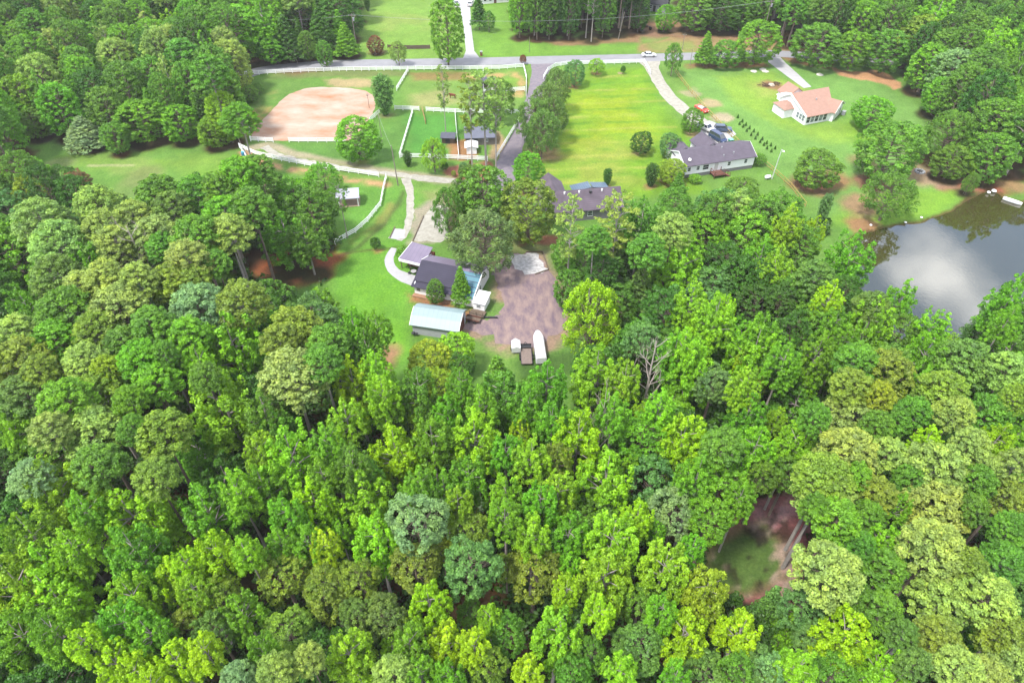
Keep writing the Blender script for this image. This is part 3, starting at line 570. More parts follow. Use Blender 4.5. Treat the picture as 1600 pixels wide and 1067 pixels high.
WOOD = """
50 266 42 O g;47 302 50 O o;6 300 52 O d;15 330 62 O e;98 288 60 O d;122 286 38 O r;62 342 80 P p;150 314 62 P p;90 378 80 P p;25 407 90 O g;85 427 70 P k;136 408 50 B g
247 300 66 P m;160 352 62 P p;207 338 62 P p;245 365 70 P p;267 322 58 P k;305 296 55 P m;300 332 42 S o;341 290 55 P m;372 268 60 P g;402 262 50 P m;350 330 60 P g;392 318 62 P m;307 364 72 P m;356 360 62 P p;180 376 60 P p
216 396 62 D m;290 402 66 P p;252 381 46 P m;214 432 55 P p;265 436 62 P q;300 434 50 P q;336 408 44 P m;125 446 55 P p;162 430 60 P p;38 472 52 B g
100 482 82 P m;184 480 86 P p;310 474 80 P b;378 468 76 P q;25 517 62 P p;83 527 66 P g;150 513 66 P q;235 505 64 P m;292 520 60 P g;30 562 84 P q;130 560 58 P p;166 572 42 P o;190 530 50 P m;215 556 60 P g;255 550 38 P m;242 592 64 P g
366 532 88 B l;310 565 48 B l;320 585 44 P m;352 632 108 B l;34 612 70 P k;100 620 72 P g;150 612 76 P q;200 622 46 P g;75 668 56 P p;142 672 84 P p;250 672 80 P q;14 665 56 B l;206 668 44 P m;60 575 50 P q
240 742 66 P q;150 722 70 P m;45 742 56 P b;87 762 88 B l;45 832 72 B g;207 808 108 B l;322 790 80 B g;370 762 58 B l;130 790 52 B g;30 905 100 B l;112 850 62 B l;75 880 74 B l;338 860 62 B y;290 878 46 B y;383 858 44 B l;210 860 80 B g
80 925 90 B l;205 932 72 B l;190 968 66 B g;277 895 62 B y;303 918 52 B l;375 950 60 B g;300 976 56 O q;250 935 34 O e;30 985 88 B g;130 1000 52 B y;180 1032 62 B y;212 1047 60 B y;272 1030 62 B y;316 1015 52 B y;372 1058 54 P b;235 1066 52 B y;230 985 60 B g;80 985 64 B g;345 930 56 O q;335 985 50 O k
460 512 80 P q;436 528 56 P q;512 530 60 P m;455 582 92 P p;502 562 60 P m;554 505 46 B g;588 508 44 B g;572 540 50 B m;552 592 66 B y;587 574 50 B l;597 615 56 B l;540 652 56 B l;617 700 74 B y;648 640 34 B l;722 572 36 O d;652 606 60 B m;688 600 40 O o;718 597 42 B g
750 628 52 B g;676 682 62 B g;743 675 74 B l;414 640 60 B m;432 662 50 B m;457 714 98 B l;510 690 54 B g;550 722 50 B m;574 742 46 O m;636 770 34 B l;792 700 50 B g;700 640 50 B g;505 740 52 B g;410 760 60 B g;405 700 50 B l
491 775 64 B y;568 768 76 B l;652 814 84 O b;587 838 70 B l;507 848 46 B y;530 828 32 B l;480 842 52 B g;438 846 48 B g;440 896 70 O q;511 912 62 O q;562 905 52 O q;650 884 66 O q;737 884 76 O e;730 824 56 O q;691 858 34 O o;695 760 52 B g;715 780 44 B l;732 740 60 B g;790 770 54 B l;790 802 52 B g;792 884 34 O q;655 755 48 B g;445 800 54 B g
670 937 62 B y;515 925 66 O q;452 985 64 O q;600 962 60 O k;700 1000 58 B y;741 1005 46 B y;765 962 40 B l;735 955 34 O m;546 1018 72 B l;430 1046 56 P p;480 1026 46 P p;612 1052 60 P p;640 1002 58 B g;612 1006 36 B l;636 976 32 B l;762 1040 52 O q;792 990 52 O m;408 1008 44 B g;560 960 50 O k;655 1050 50 B g;700 1055 50 B g
892 352 54 T p;965 342 62 T p;930 372 46 P m;1003 340 52 B m;1053 355 56 P p;1012 388 58 P m;997 462 60 F k;1067 412 72 B l;1080 470 54 B l;1117 495 60 B l;1137 474 26 B y;1040 482 60 O d;1005 530 52 O e;1147 337 66 O p;1100 362 56 O g;1165 370 70 O g;1130 412 62 O d;1152 436 62 O d;1190 400 52 B g;1186 434 50 O d;1180 474 54 O d;1192 516 52 B g;1070 540 52 B l;1177 545 70 B l;1055 320 48 O m;1118 330 50 O m;1192 340 62 O m;940 420 46 O d
975 590 54 B l;930 576 64 B l;940 655 40 D p;855 594 60 B g;825 632 60 B g;1116 600 52 O e;1012 644 34 B l;1032 630 46 B l;1190 580 34 B o;1160 562 24 B y;1165 600 46 B l;1170 642 56 B g;1070 680 68 B y;1130 692 62 P m;1182 696 62 B l;900 682 78 B y;1007 684 66 O g;990 714 32 B l;830 712 56 B l;947 742 84 B l;870 720 42 O q;812 672 34 B y;1078 570 68 B l;1056 548 50 B g;960 640 50 B g;1017 575 60 D p;865 650 48 B g
870 766 60 B l;997 802 46 B y;1055 796 68 O b;1122 766 82 O g;1110 812 58 O g;1160 772 44 B g;958 836 78 B l;1040 878 72 B l;1082 852 42 B g;1025 828 32 B g;832 832 56 B l;890 830 60 B g;835 892 76 O q;890 875 34 B l;885 918 44 B y;948 898 80 B l;1190 745 44 O m;845 780 52 B g;1090 740 60 B g;1104 918 74 B o
1070 985 74 B y;1158 982 62 B y;872 986 74 B l;825 1046 46 B y;922 1020 44 O m;970 1047 54 B l;1000 1010 68 O k;1000 945 54 O m;937 952 46 B y;1100 1052 60 O k;1180 1045 62 O e;895 1052 50 O m;1058 1052 44 B g;1192 960 56 F e;1035 950 46 B g;1150 1052 50 O m
1215 336 66 O m;1233 345 44 B l;1287 331 19 C e;1274 356 32 B y;1252 382 52 O m;1213 415 54 B l;1275 430 58 P k;1330 400 68 B g;1297 462 44 B y;1365 474 50 P k;1410 462 44 B g;1361 498 64 B l;1322 455 44 O d;1240 520 60 O d;1270 505 60 O m;1280 546 50 B g;1225 562 52 B g;1456 512 54 B l;1448 552 56 B g;1408 514 46 O m;1495 516 28 B d;1486 532 24 B y;1552 492 44 F e;1582 462 58 B g;1522 526 32 F e;1545 522 32 B y;1592 420 34 B g;1340 560 62 P m;1392 562 60 P m;1308 500 40 B g;1240 455 50 O m;1575 500 40 B g;1225 470 46 O d;1320 530 44 B g
1265 592 34 B l;1220 575 52 O m;1333 600 60 P q;1390 576 70 P q;1440 595 44 B g;1376 617 44 P o;1508 562 80 P k;1577 575 62 P p;1476 606 66 P q;1495 642 54 P p;1546 642 66 P m;1334 646 80 P p;1372 662 44 P m;1400 652 50 P m;1245 686 52 B l;1215 652 30 B l;1205 702 34 B l;1450 686 42 B y;1326 702 84 P p;1390 706 56 P p;1465 727 86 P p;1558 686 50 B y;1592 682 42 B g;1520 692 50 P p;1290 742 78 P q;1545 732 50 P p;1592 722 46 P p;1232 740 46 O m;1430 640 48 P m;1275 650 46 P m;1590 620 44 P q;1425 745 44 P m
1290 766 84 P p;1338 742 46 P g;1372 768 52 P q;1463 788 92 P p;1405 788 42 B g;1308 808 68 P g;1358 802 48 P m;1276 790 40 P m;1530 748 50 P m;1576 772 62 P q;1522 792 44 P m;1582 822 48 P m;1383 838 44 B l;1386 886 60 P m;1463 856 90 P p;1512 880 54 P q;1296 890 96 P p;1425 892 24 D m;1570 872 60 P m;1345 850 44 P m;1330 920 52 P m
1322 985 76 B y;1387 1040 72 B l;1470 937 80 P p;1470 996 68 P q;1500 1042 66 P p;1545 932 80 P p;1570 986 76 P q;1380 950 60 P m;1300 1058 60 O m;1247 1042 60 B l;1220 988 56 F g;1250 950 60 O e;1546 1052 60 P p;1592 1035 60 P p;1430 1035 46 P k;1412 990 44 P k;1270 1000 50 O e;1200 1050 44 O b
"""
FARL = """
157 46 36 F g;210 32 84 O d;268 36 36 B l;300 18 60 O g;370 52 84 B g;109 96 36 B l;193 106 36 B g;240 66 46 O g;320 80 40 B g;325 108 52 P m;345 148 66 B m;352 182 50 B l;335 205 50 B g;282 192 60 B g;222 188 72 O g;132 205 66 F b;96 172 54 O g;170 176 54 O m;36 160 58 O g;20 184 54 O g;240 130 58 O m;200 142 56 P m;150 148 50 O d;130 70 56 O m;60 60 60 O m;60 128 56 O m;300 140 46 P m;260 160 40 P m;180 215 40 O m;52 192 46 O m
480 72 30 P m;424 72 46 B g;448 60 50 F d;507 84 22 B m;540 62 40 F g;586 70 22 O r;500 50 50 F d;410 30 60 B g;470 20 60 O d;530 25 60 O d
1300 22 60 O p;1345 42 46 B g;1440 62 66 O q;1462 24 54 B l;1450 106 56 B g;1486 116 56 O b;1556 64 62 B l;1500 146 56 P m;1572 132 66 O l;1484 208 64 W m;1487 254 52 O m;1548 205 78 P m;1550 246 66 P m;1400 40 56 O m;1590 100 50 B g;1520 100 50 O g;1468 150 50 B g;1590 180 50 P g;1518 285 20 W m;1040 28 30 B g;1088 18 50 O m;1130 18 56 O d;1000 20 30 O d;1160 20 50 B m
"""
for blk, H8 in ((WOOD, 1), (FARL, 1)):
    for it in blk.replace('\n', ';').split(';'):
        q = it.split()
        if len(q) < 5: continue
        u, v, wd = map(float, q[:3]); Hm = None
        if blk is FARL and q[3] == 'O': q[3] = 'L'; Hm = 15
        if q[3] == 'S': Hm = 3.2
        if q[3] == 'B': Hm = 21+rnd.uniform(-1.5, 2) if wd > 36 else 15+rnd.uniform(-1, 1)
        if q[3] == 'F': Hm = 15 if wd > 34 else 10
        if q[3] == 'O' and wd < 40: Hm = 12
        if (u, v) in ((507., 84.),): Hm = 9
        if (u, v) in ((1287., 331.),): Hm = 9
        if (u, v) in ((586., 70.),): Hm = 6
        if (u, v) in ((1518., 285.),): Hm = 6
        if (u, v) in ((122., 286.), (300., 332.)): Hm = 6
        if q[3] == 'O' and u < 130 and 225 < v < 345: Hm = 10; wd *= .92
        if (u, v) in ((554., 505.), (588., 508.)): Hm = 22
        if q[3] == 'D' and wd > 30: Hm = 23
        if (u, v) == (652., 814.): Hm = 22; wd = 78
        if (u, v) == (737., 884.): Hm = 21
        if (u, v) in ((1425., 892.),): Hm = 16
        if (u, v) in ((1495., 516.), (1486., 532.), (1545., 522.), (1522., 526.)): Hm = 7
        if q[3] == 'T': Hm = 24
        add_tree(u, v, wd, q[3], q[4], Hm)
# trees standing apart on the lawns, each described by hand: u, v of the foot, width, kind, colour, height, label
SOLO = [
 (603,180,32,'C','e',11.5,'dark dense egg-shaped evergreen at the right end of the sandy riding arena'),
 (563,250,60,'O','g',11.5,'round bright green tree below the riding arena beside the white fence'),
 (680,269,37,'W','l',9,'lime green weeping willow at the corner of the lower paddock'),
 (695,268,13,'S','d',2.6,'low dark shrub between the weeping willow and the mulch bed'),
 (638,260,14,'C','d',4.2,'small dark shrub just left of the weeping willow'),
 (724,269,15,'S','e',2.6,'round dark shrub in the mulch bed under the tall pines'),
 (736,262,6,'C','r',2,'tiny dark conical shrub in the middle of the mulch bed'),
 (709,276,8,'S','q',1.6,'tiny olive shrub on the left side of the mulch bed'),
 (897,135,30,'O','e',8,'round dark green tree in a mulch ring near the curved white fence'),
 (931,117,24,'W','l',5,'small feathery light green tree inside the white fence by the road'),
 (973,116,8,'S','d',2.6,'tiny dark bush on bare soil under the white roadside fence'),
 (817,101,11,'S','r',3,'reddish crape myrtle at the mouth of the gravel lane'),
 (624,104,24,'W','p',8,'sparse pale young tree on the verge above the roadside fence'),
 (824,297,40,'O','g',10,'light green tree beside the end of the gravel lane'),
 (1001,240,29,'O','d',6,'dark round tree alone in the middle of the mown field'),
 (1044,246,31,'O','e',6.5,'dark glossy tree touching the left end of the white mobile home'),
 (1047,287,36,'O','o',6.5,'yellowish green tree below the left corner of the white mobile home'),
 (1016,291,21,'C','d',6,'egg-shaped dark shrub left of the yellowish tree by the mobile home'),
 (1056,306,26,'F','m',6.5,'small pointed green tree in front of the mobile home'),
 (948,290,14,'C','d',4.6,'small dark oval shrub standing alone on the lawn above the grey house'),
 (1078,208,29,'O','m',7,'green tree leaning over the gravel drive beside the white truck'),
 (1048,119,26,'W','m',10,'feathery green tree beside the gravel drive mouth by the road'),
 (1085,285,22,'S','g',2,'low leafy bush against the skirting under the mobile home'),
 (1184,258,22,'S','m',3,'green bush at the right end of the mobile home'),
 (1154,317,44,'O','m',6.5,'round green tree at the wood edge below the mobile home'),
 (1268,291,64,'O','m',9,'spreading green tree in a red straw ring beside the yellow rail fence'),
 (1372,282,86,'O','m',15,'large green tree on the lawn above the pond'),
 (1374,344,74,'W','m',11.5,'rounded grey green tree standing at the edge of the pond'),
 (1354,203,50,'O','g',9,'bright green tree at the right end of the peach-roofed house'),
 (701,104,47,'O','g',21,'very tall leafy tree beside the road at the top of the picture'),
 (749,47,24,'F','d',14,'dark narrow tree on the lawn beside the concrete driveway at the top'),
 (764,50,18,'W','m',7,'pale feathery tree beside the dark narrow tree at the top driveway'),
 (575,18,10,'C','d',6,'small dark evergreen on the lawn at the top left of the road'),
 (760,264,60,'T','p',26,'tallest open pine in the mulch bed above the stable roofs'),
 (738,268,44,'T','q',25,'tall bare-trunked pine left of the tallest pine in the mulch bed'),
 (775,266,46,'T','p',24,'tall open pine at the right side of the mulch bed beside the gravel lane'),
 (697,215,26,'T','p',20,'thin sparse pale pine with bare top in the paddock by the brown horse'),
 (782,190,46,'W','m',12,'feathery dark green tree above the gravel lane behind the stable'),
 (722,474,33,'F','g',9.5,'bright green pointed tree in front of the blue metal roof'),
 (676,600,64,'O','o',9.5,'rounded golden green tree in front of the metal barn'),(716,582,52,'O','l',9,'light green tree touching the right end of the metal barn'),(778,640,60,'F','m',13,'tall pointed dark green tree in front of the white box trailer'),(826,650,44,'O','m',9,'mid green tree just below the flatbed trailer'),
 (682,474,24,'O','m',6,'small round green tree in front of the dark shingled roof'),
 (588,390,17,'S','d',3,'small dark round bush alone on the lawn left of the footpath'),
 (632,402,26,'S','m',2.6,'green bush beside the footpath at the corner of the purple roof'),
 (825,378,74,'O','h',15,'magnolia with golden green leaves left of the grey roofed house'),
 (757,356,76,'O','m',15,'wide mid green tree behind the grey willow oak in the yard'),
 (702,374,44,'W','m',13,'dark green tree above the purple metal roof'),
 (757,430,92,'W','j',15,'big grey olive willow oak hanging over the purple roof'),
 (734,345,42,'W','k',14,'grey green tree behind the big willow oak'),
 (1505,303,16,'W','p',5,'thin pale young tree on the pond bank'),
 (510,310,50,'W','g',9,'light green loose tree touching the white gazebo'),
 (543,372,30,'T','m',16,'slender dark pine beside the diagonal white fence'),
 (395,160,22,'O','m',5,'small green tree left of the riding arena under the wood edge'),
 (405,146,18,'S','m',3,'low bush below the left end of the roadside fence'),
  (884,428,44,'O','m',9,'mid green tree right of the stone pad in the yard'),(890,484,46,'O','m',9.5,'green tree at the right rim of the gravel yard'),(912,446,50,'W','m',13,'loose green tree between the grey roofed house and the gravel yard'),(917,572,86,'W','y',18.5,'big feathery yellow green tree right of the gravel yard'),
 (1098,103,30,'F','g',11,'pointed bright green tree right of the gravel drive mouth'),(1131,105,44,'O','m',8,'low green tree between the pointed tree and the big roadside pine'),(1176,101,58,'O','g',13.5,'big dense bright green tree beside the top of the concrete drive'),
 (1268,104,66,'O','m',13,'large green tree at the roadside right of the concrete drive'),(1325,108,50,'O','g',11.5,'green roadside tree in the middle of the three right of the concrete drive'),(1374,114,54,'O','m',13,'green roadside tree above the orange clay bank'),
]
for (u, v, wd, t, c, H, lab) in SOLO:
    if t == 'O': t = 'L'
    if wd: add_tree(u, v, wd, t, c, H, base=True, floor=False, label=lab)
LANE_TREES = [(868,178,42,'upper end'),(853,205,48,'upper middle'),(835,228,58,'lower middle'),(846,248,50,'lower end'),(862,225,44,'field side')]
for u, v, wd, s in LANE_TREES: add_tree(u, v, wd, 'W', 'k', 13, base=True, floor=False, label='grey green willow oak in the row along the gravel lane, at its '+s)
for x, y in ((570,166),(596,191),(616,211),(638,231),(663,249),(685,268),(712,296),(738,318),(762,331),(787,349),(580,206),(601,222),(622,246),(647,271),(672,291),(700,311),(722,328),(740,348),(765,366)):
    add_tree(1000+x/3.733, 140+y/3.733, 4.0, 'K', 'd', 1.1, base=True, floor=False, label='SAP')
# rest of the woods, filled between the trees read off the photo
MAINW = [(-70,350),(60,345),(130,355),(190,330),(260,310),(330,300),(380,280),(440,285),(490,320),(500,345),(480,368),(440,376),(380,385),(395,440),(430,470),(470,470),(515,480),(540,530),(585,560),(596,600),(640,620),(690,600),(745,620),(800,620),(850,625),(910,610),(945,560),(935,480),(910,430),(930,380),(970,362),(1060,342),(1140,325),(1200,330),(1250,370),(1295,400),(1330,440),(1330,500),(1440,570),(1500,580),(1560,540),(1610,480),(1690,440),(1700,1150),(-90,1150)]
FILL = [(MAINW, 'UUUUUB', 'mdmdge', (12.5, 16.5), 1.32, 4.2),
        ([(-70,258),(50,250),(120,272),(125,315),(60,325),(-70,330)], 'L', 'dmg', (13, 16), 1.3, 3.8),
        ([(-90,-60),(545,-60),(545,50),(520,70),(470,76),(420,72),(385,90),(380,200),(330,206),(200,210),(100,196),(0,192),(-90,190)], 'LLBPLFO', 'mgdmgmp', (15, 21), 1.4, 4.4),
        ([(805,-60),(1010,-60),(1002,26),(960,36),(900,44),(840,40),(812,20)], 'LOTLT', 'dddmg', (17, 22), 1.15, 3.6),
        ([(1060,-60),(1700,-60),(1700,170),(1620,230),(1540,262),(1510,240),(1480,238),(1475,185),(1445,140),(1415,95),(1370,60),(1290,40),(1230,40),(1210,14),(1150,30),(1080,28)], 'LOBPL', 'mgdmgmdm', (15, 21), 1.4, 4.4),
        ([(1500,225),(1560,225),(1565,250),(1530,258)], 'LP', 'mm', (10, 12), 1.2, 4)]
CLEAR = [(1112,846),(1140,832),(1190,820),(1212,750),(1262,742),(1272,790),(1252,836),(1238,905),(1215,930),(1180,925),(1140,900),(1118,885)]
CLEARX = [(1095,890),(1100,840),(1150,800),(1195,770),(1215,735),(1268,735),(1285,790),(1262,850),(1262,950),(1230,985),(1190,970),(1140,925)]
CLG = PW([(1104,880),(1120,835),(1180,790),(1238,770),(1262,800),(1246,860),(1240,930),(1205,940),(1150,912)])
OPENG = [PW(q) for q in ([(1180,770),(1240,765),(1268,795),(1245,840),(1190,830)], POND, YARD, [(560,388),(640,380),(660,480),(740,500),(720,560),(640,575),(600,560),(560,470)])]
OPEN_PX = [(383,224),(380,165),(374,112),(400,102),(480,99),(560,88),(592,60),(560,20),(545,-60),(800,-60),(812,60),(850,67),(930,66),(1000,50),(1060,50),(1200,50),(1222,78),(1400,92),(1424,128),(1455,180),(1488,212),(1500,262),(1515,284),(1556,286),(1582,262),(1720,252),
 (1740,420),(1660,470),(1600,500),(1550,540),(1500,575),(1450,560),(1380,500),(1330,410),(1290,360),(1240,335),(1100,322),(975,342),(915,400),(905,560),(860,580),(740,570),(640,590),(590,575),(505,430),(540,395),(528,300),(470,270),(390,258),(330,285),(240,310),(130,330),(120,300),(60,244),(-90,244),(-90,213),(100,217)]
OPENG.append(PW(OPEN_PX))
def is_in(x, y, P): return bool(inpoly(np.array([x]), np.array([y]), P)[0])
for t in TREES:
    if t['label'] is None and t['c'] != 'r' and t['v'] < 330 and t['t'] in 'PBOLF':
        zf = {'P': .79, 'B': .73, 'O': .64, 'L': .52, 'F': .5}; u0, v0 = t['u'], t['v']
        bad = lambda x, y: is_in(x, y, OPENG[-1]) or (u0 < 390 and v0 < 226 and PX(x, y, 0)[1] > (217 if u0 < 200 else 225))
        if bad(t['x'], t['y']):
            if t['t'] in 'PBO': t['t'] = 'L'
            H = min(t['H'], 17)
            while H > 8:
                x, y = W(u0, v0, H*zf[t['t']]); t['x'], t['y'], t['H'] = x, y, H
                if not bad(x, y): break
                H -= .5
R2 = random.Random(99)
def fill_woods():
    cell = {}
    def near(x, y, r, f):
        for a in range(int(x//8)-1, int(x//8)+2):
            for b in range(int(y//8)-1, int(y//8)+2):
                for (xx, yy, rr) in cell.get((a, b), ()):
                    if math.hypot(x-xx, y-yy) < (r+rr)*.5*f: return True
        return False
    def put(x, y, r): cell.setdefault((int(x//8), int(y//8)), []).append((x, y, r))
    for t in TREES: put(t['x'], t['y'], max(1.5, t['R']))
    cands = []
    for poly, kinds, cols, (h0, h1), f, R in FILL:
        xs = [W(u, v, 12)[0] for u, v in poly]; ys = [W(u, v, 12)[1] for u, v in poly]
        n = int((max(xs)-min(xs))*(max(ys)-min(ys))/3)
        for _ in range(n):
            x = R2.uniform(min(xs), max(xs)); y = R2.uniform(min(ys), max(ys)); H = R2.uniform(h0, h1); t = R2.choice(kinds); c = R2.choice(cols); r = R*R2.uniform(.8, 1.15)
            if t in 'F': H *= .7; r *= .7
            zc = H*{'P': .79, 'B': .73, 'O': .64, 'U': .64, 'T': .74}.get(t, .52); u, v, d = PX(x, y, zc)
            if not inpoly(np.array([u]), np.array([v]), poly)[0]: continue
            if near(x, y, r, f): continue
            if poly is MAINW and (is_in(u, v, CLEARX) or is_in(u, v-22, CLEARX)): continue
            ok = True
            for P in OPENG+[CLG]:
                if inpoly(np.array([x]), np.array([y]), P)[0]: ok = False; break
            if not ok: continue
            put(x, y, r); TREES.append(dict(x=x, y=y, H=H, R=r, t=t, c=c, u=u, v=v, floor=True, label=None, fill=1))
fill_woods()
# keep the lower clearing and the water free of trunks
def free_ground():
    global TREES
    out = []
    for t in TREES:
        b = inpoly(np.array([t['x']]), np.array([t['y']]), POND_W)[0] and segdist(np.array([t['x']]), np.array([t['y']]), POND_W)[0] > 2.5
        if b and not t.get('fill'):     # slide to the bank, toward the camera
            while inpoly(np.array([t['x']]), np.array([t['y']]), POND_W)[0] and segdist(np.array([t['x']]), np.array([t['y']]), POND_W)[0] > 1: t['y'] -= .5; t['H'] += .42
        if b and t.get('fill'): continue
        if t['floor'] and t['label'] is None and t.get('fill') and PX(t['x'], t['y'], 0)[1] > 1330: continue
        out.append(t)
    TREES = out
free_ground()
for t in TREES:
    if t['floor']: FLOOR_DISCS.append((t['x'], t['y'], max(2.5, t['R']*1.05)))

# ------------------------------------------------------------------ what each tree is called
REG = [('in the cluster at the left edge below the long green field', lambda u, v: v < 345 and u < 140 and v > 225),
       ('beside the bare dead tree, left woods', lambda u, v: 165 < u < 280 and 370 < v < 450),
       ('in the pines under the long white fence', lambda u, v: 230 <= u < 540 and 225 < v < 400),
       ('at the wood edge below the long green field', lambda u, v: u < 235 and 225 < v < 400),
       ('near the left edge, level with the barn', lambda u, v: u < 120 and 400 <= v < 560),
       ('in the left woods, level with the barn', lambda u, v: 120 <= u < 400 and 400 <= v < 560),
       ('at the wood edge left of the metal barn', lambda u, v: 400 <= u < 620 and 400 <= v < 560),
       ('just behind the white trailers', lambda u, v: 760 <= u < 900 and 540 <= v < 640),
       ('in the trees below the metal barn', lambda u, v: 600 <= u < 800 and 520 <= v < 640),
       ('between the gravel yard and the dark grove', lambda u, v: 850 <= u < 980 and 300 <= v < 560),
       ('in the woods right of the grey roofed house', lambda u, v: 980 <= u < 1110 and 290 <= v < 450),
       ('in the woods below the yellow rail fence', lambda u, v: 1110 <= u < 1260 and 290 <= v < 450),
       ('on the bank at the left of the pond', lambda u, v: 1260 <= u < 1440 and 290 <= v < 540),
       ('at the near tip of the pond', lambda u, v: 1440 <= u < 1700 and 400 <= v < 550),
       ('in the dark grove right of the gravel yard', lambda u, v: 980 <= u < 1120 and 450 <= v < 560),
       ('in the woods left of the pond', lambda u, v: 1120 <= u < 1280 and 450 <= v < 560),
       ('beside the upright dead tree', lambda u, v: 960 <= u < 1100 and 540 <= v < 680),
       ('below the white trailers near the small dead tree', lambda u, v: 800 <= u < 960 and 600 <= v < 720),
       ('in the woods below the pond', lambda u, v: 1260 <= u < 1440 and 540 <= v < 680),
       ('at the right edge below the pond', lambda u, v: u >= 1440 and 540 <= v < 700),
       ('between the dead tree and the right pines', lambda u, v: 1100 <= u < 1260 and 540 <= v < 760),
       ('in the woods two crowns below the barn', lambda u, v: 560 <= u < 760 and 640 <= v < 760),
       ('left of the yellow-tipped trees below the barn', lambda u, v: 400 <= u < 560 and 560 <= v < 680),
       ('right of the big lime tree, left woods', lambda u, v: 400 <= u < 560 and 680 <= v < 800),
       ('around the big lime tree, left woods', lambda u, v: 270 <= u < 400 and 540 <= v < 760),
       ('in the pines of the left woods', lambda u, v: 130 <= u < 270 and 540 <= v < 700),
       ('in the pines along the left edge', lambda u, v: u < 130 and 540 <= v < 700),
       ('in the lower left woods, upper part', lambda u, v: 130 <= u < 400 and 680 <= v < 840),
       ('along the left edge, lower part', lambda u, v: u < 130 and 700 <= v < 900),
       ('in the lower left woods, middle part', lambda u, v: 130 <= u < 420 and 840 <= v < 960),
       ('in the bottom left corner', lambda u, v: u < 240 and v >= 900),
       ('at the bottom edge, left part', lambda u, v: 240 <= u < 420 and v >= 960),
       ('around the pale blue-green oak', lambda u, v: 560 <= u < 760 and 760 <= v < 860),
       ('left of the pale blue-green oak', lambda u, v: 400 <= u < 560 and 760 <= v < 880),
       ('among the olive oaks in the lower middle', lambda u, v: 400 <= u < 640 and 860 <= v < 970),
       ('below the pale blue-green oak', lambda u, v: 560 <= u < 790 and 850 <= v < 970),
       ('at the bottom edge, left of centre', lambda u, v: 400 <= u < 590 and v >= 960),
       ('at the bottom edge, near the centre', lambda u, v: 590 <= u < 800 and v >= 960),
       ('in the woods at the centre', lambda u, v: 760 <= u < 900 and 690 <= v < 830),
       ('right of centre in the woods', lambda u, v: 900 <= u < 1030 and 680 <= v < 830),
       ('beside the olive oak, lower centre', lambda u, v: 780 <= u < 920 and 820 <= v < 940),
       ('in the lime trees left of the lower clearing', lambda u, v: 900 <= u < 1110 and 820 <= v < 940),
       ('above the lower clearing', lambda u, v: 1020 <= u < 1270 and 690 <= v < 860),
       ('at the bottom edge, right of centre', lambda u, v: 800 <= u < 1010 and v >= 930),
       ('just below the lower clearing', lambda u, v: 1010 <= u < 1260 and v >= 900),
       ('in the pines right of the lower clearing', lambda u, v: 1240 <= u < 1420 and 680 <= v < 900),
       ('in the pines at the right, middle part', lambda u, v: u >= 1420 and 700 <= v < 830),
       ('in the pines at the right, lower part', lambda u, v: u >= 1420 and 830 <= v < 960),
       ('around the lowest lime tree, right side', lambda u, v: 1240 <= u < 1420 and v >= 900),
       ('in the bottom right corner', lambda u, v: u >= 1420 and v >= 950),
       ('at the foot of the top left woods', lambda u, v: u < 220 and 130 < v <= 230),
       ('beside the arena at the top left woods', lambda u, v: 220 <= u < 400 and 130 < v <= 230),
       ('in the top left corner', lambda u, v: u < 200 and v <= 130),
       ('in the top left woods above the riding arena', lambda u, v: 200 <= u < 390 and v <= 130),
       ('behind the left end of the road', lambda u, v: 390 <= u < 600 and v <= 130),
       ('in the dark woods across the road', lambda u, v: 780 <= u < 1060 and v <= 110),
       ('beside the road above the peach-roofed house', lambda u, v: 1060 <= u < 1240 and v <= 130),
       ('at the right end of the road', lambda u, v: 1240 <= u < 1400 and v <= 130),
       ('in the top right corner', lambda u, v: u >= 1400 and v <= 130),
       ('at the wood edge above the pond', lambda u, v: u >= 1380 and 130 < v <= 340)]
RNK = ['leftmost', 'second from left', 'third from left', 'fourth from left', 'fifth from left', 'sixth from left', 'seventh from left', 'eighth from left', 'ninth from left', 'tenth from left', 'eleventh from left', 'twelfth from left']
FR = {'P': 'pine', 'B': 'poplar', 'O': 'round oak', 'L': 'broadleaf tree', 'W': 'feathery tree', 'F': 'pointed cedar', 'T': 'tall open pine', 'S': 'bush', 'C': 'narrow evergreen', 'D': 'bare dead tree', 'U': 'lower tree', 'K': 'sapling'}
def undergrowth():
    g = random.Random(31); G = {}; puffs = []
    for t in TREES:
        if t['floor'] and t['v'] > 230: G.setdefault((int(t['x']//6), int(t['y']//6)), []).append(t)
    clr = PW([(1092,885),(1110,825),(1180,780),(1250,765),(1270,830),(1248,945),(1200,960),(1130,930)])
    pine = PW([(380,400),(440,380),(520,390),(540,400),(500,445),(440,455),(400,445)])
    for _ in range(42000):
        x = g.uniform(-150, 150); y = g.uniform(20, 150)
        c = [t for a in (-1, 0, 1) for b in (-1, 0, 1) for t in G.get((int(x//6)+a, int(y//6)+b), ())]
        if not any(math.hypot(x-t['x'], y-t['y']) < max(3, t['R']*1.05) for t in c): continue
        if abs(x) > .85*y+45: continue
        if is_in(x, y, clr) or is_in(x, y, pine) or is_in(x, y, OPENG[-1]) or is_in(x, y, YARDW) or is_in(x, y, POND_W): continue
        r = g.uniform(.5, 1.3); puffs.append((x, y, r*.5+g.random()**3*2.6, r, r*.7, g.gauss(.42, .16)))
    me = leafmesh('undergrowth', puffs, .34, 3.4, seed=8); o = bpy.data.objects.new('undergrowth', me); COL.objects.link(o); c = s2l((74, 118, 42)); o.color = (*[q*KT for q in c], 1)
    tag(o, 'low leafy undergrowth covering the ground of the near woods', 'undergrowth', kind='stuff'); print('undergrowth', len(puffs), len(me.polygons))
YARDW = PW(YARD)
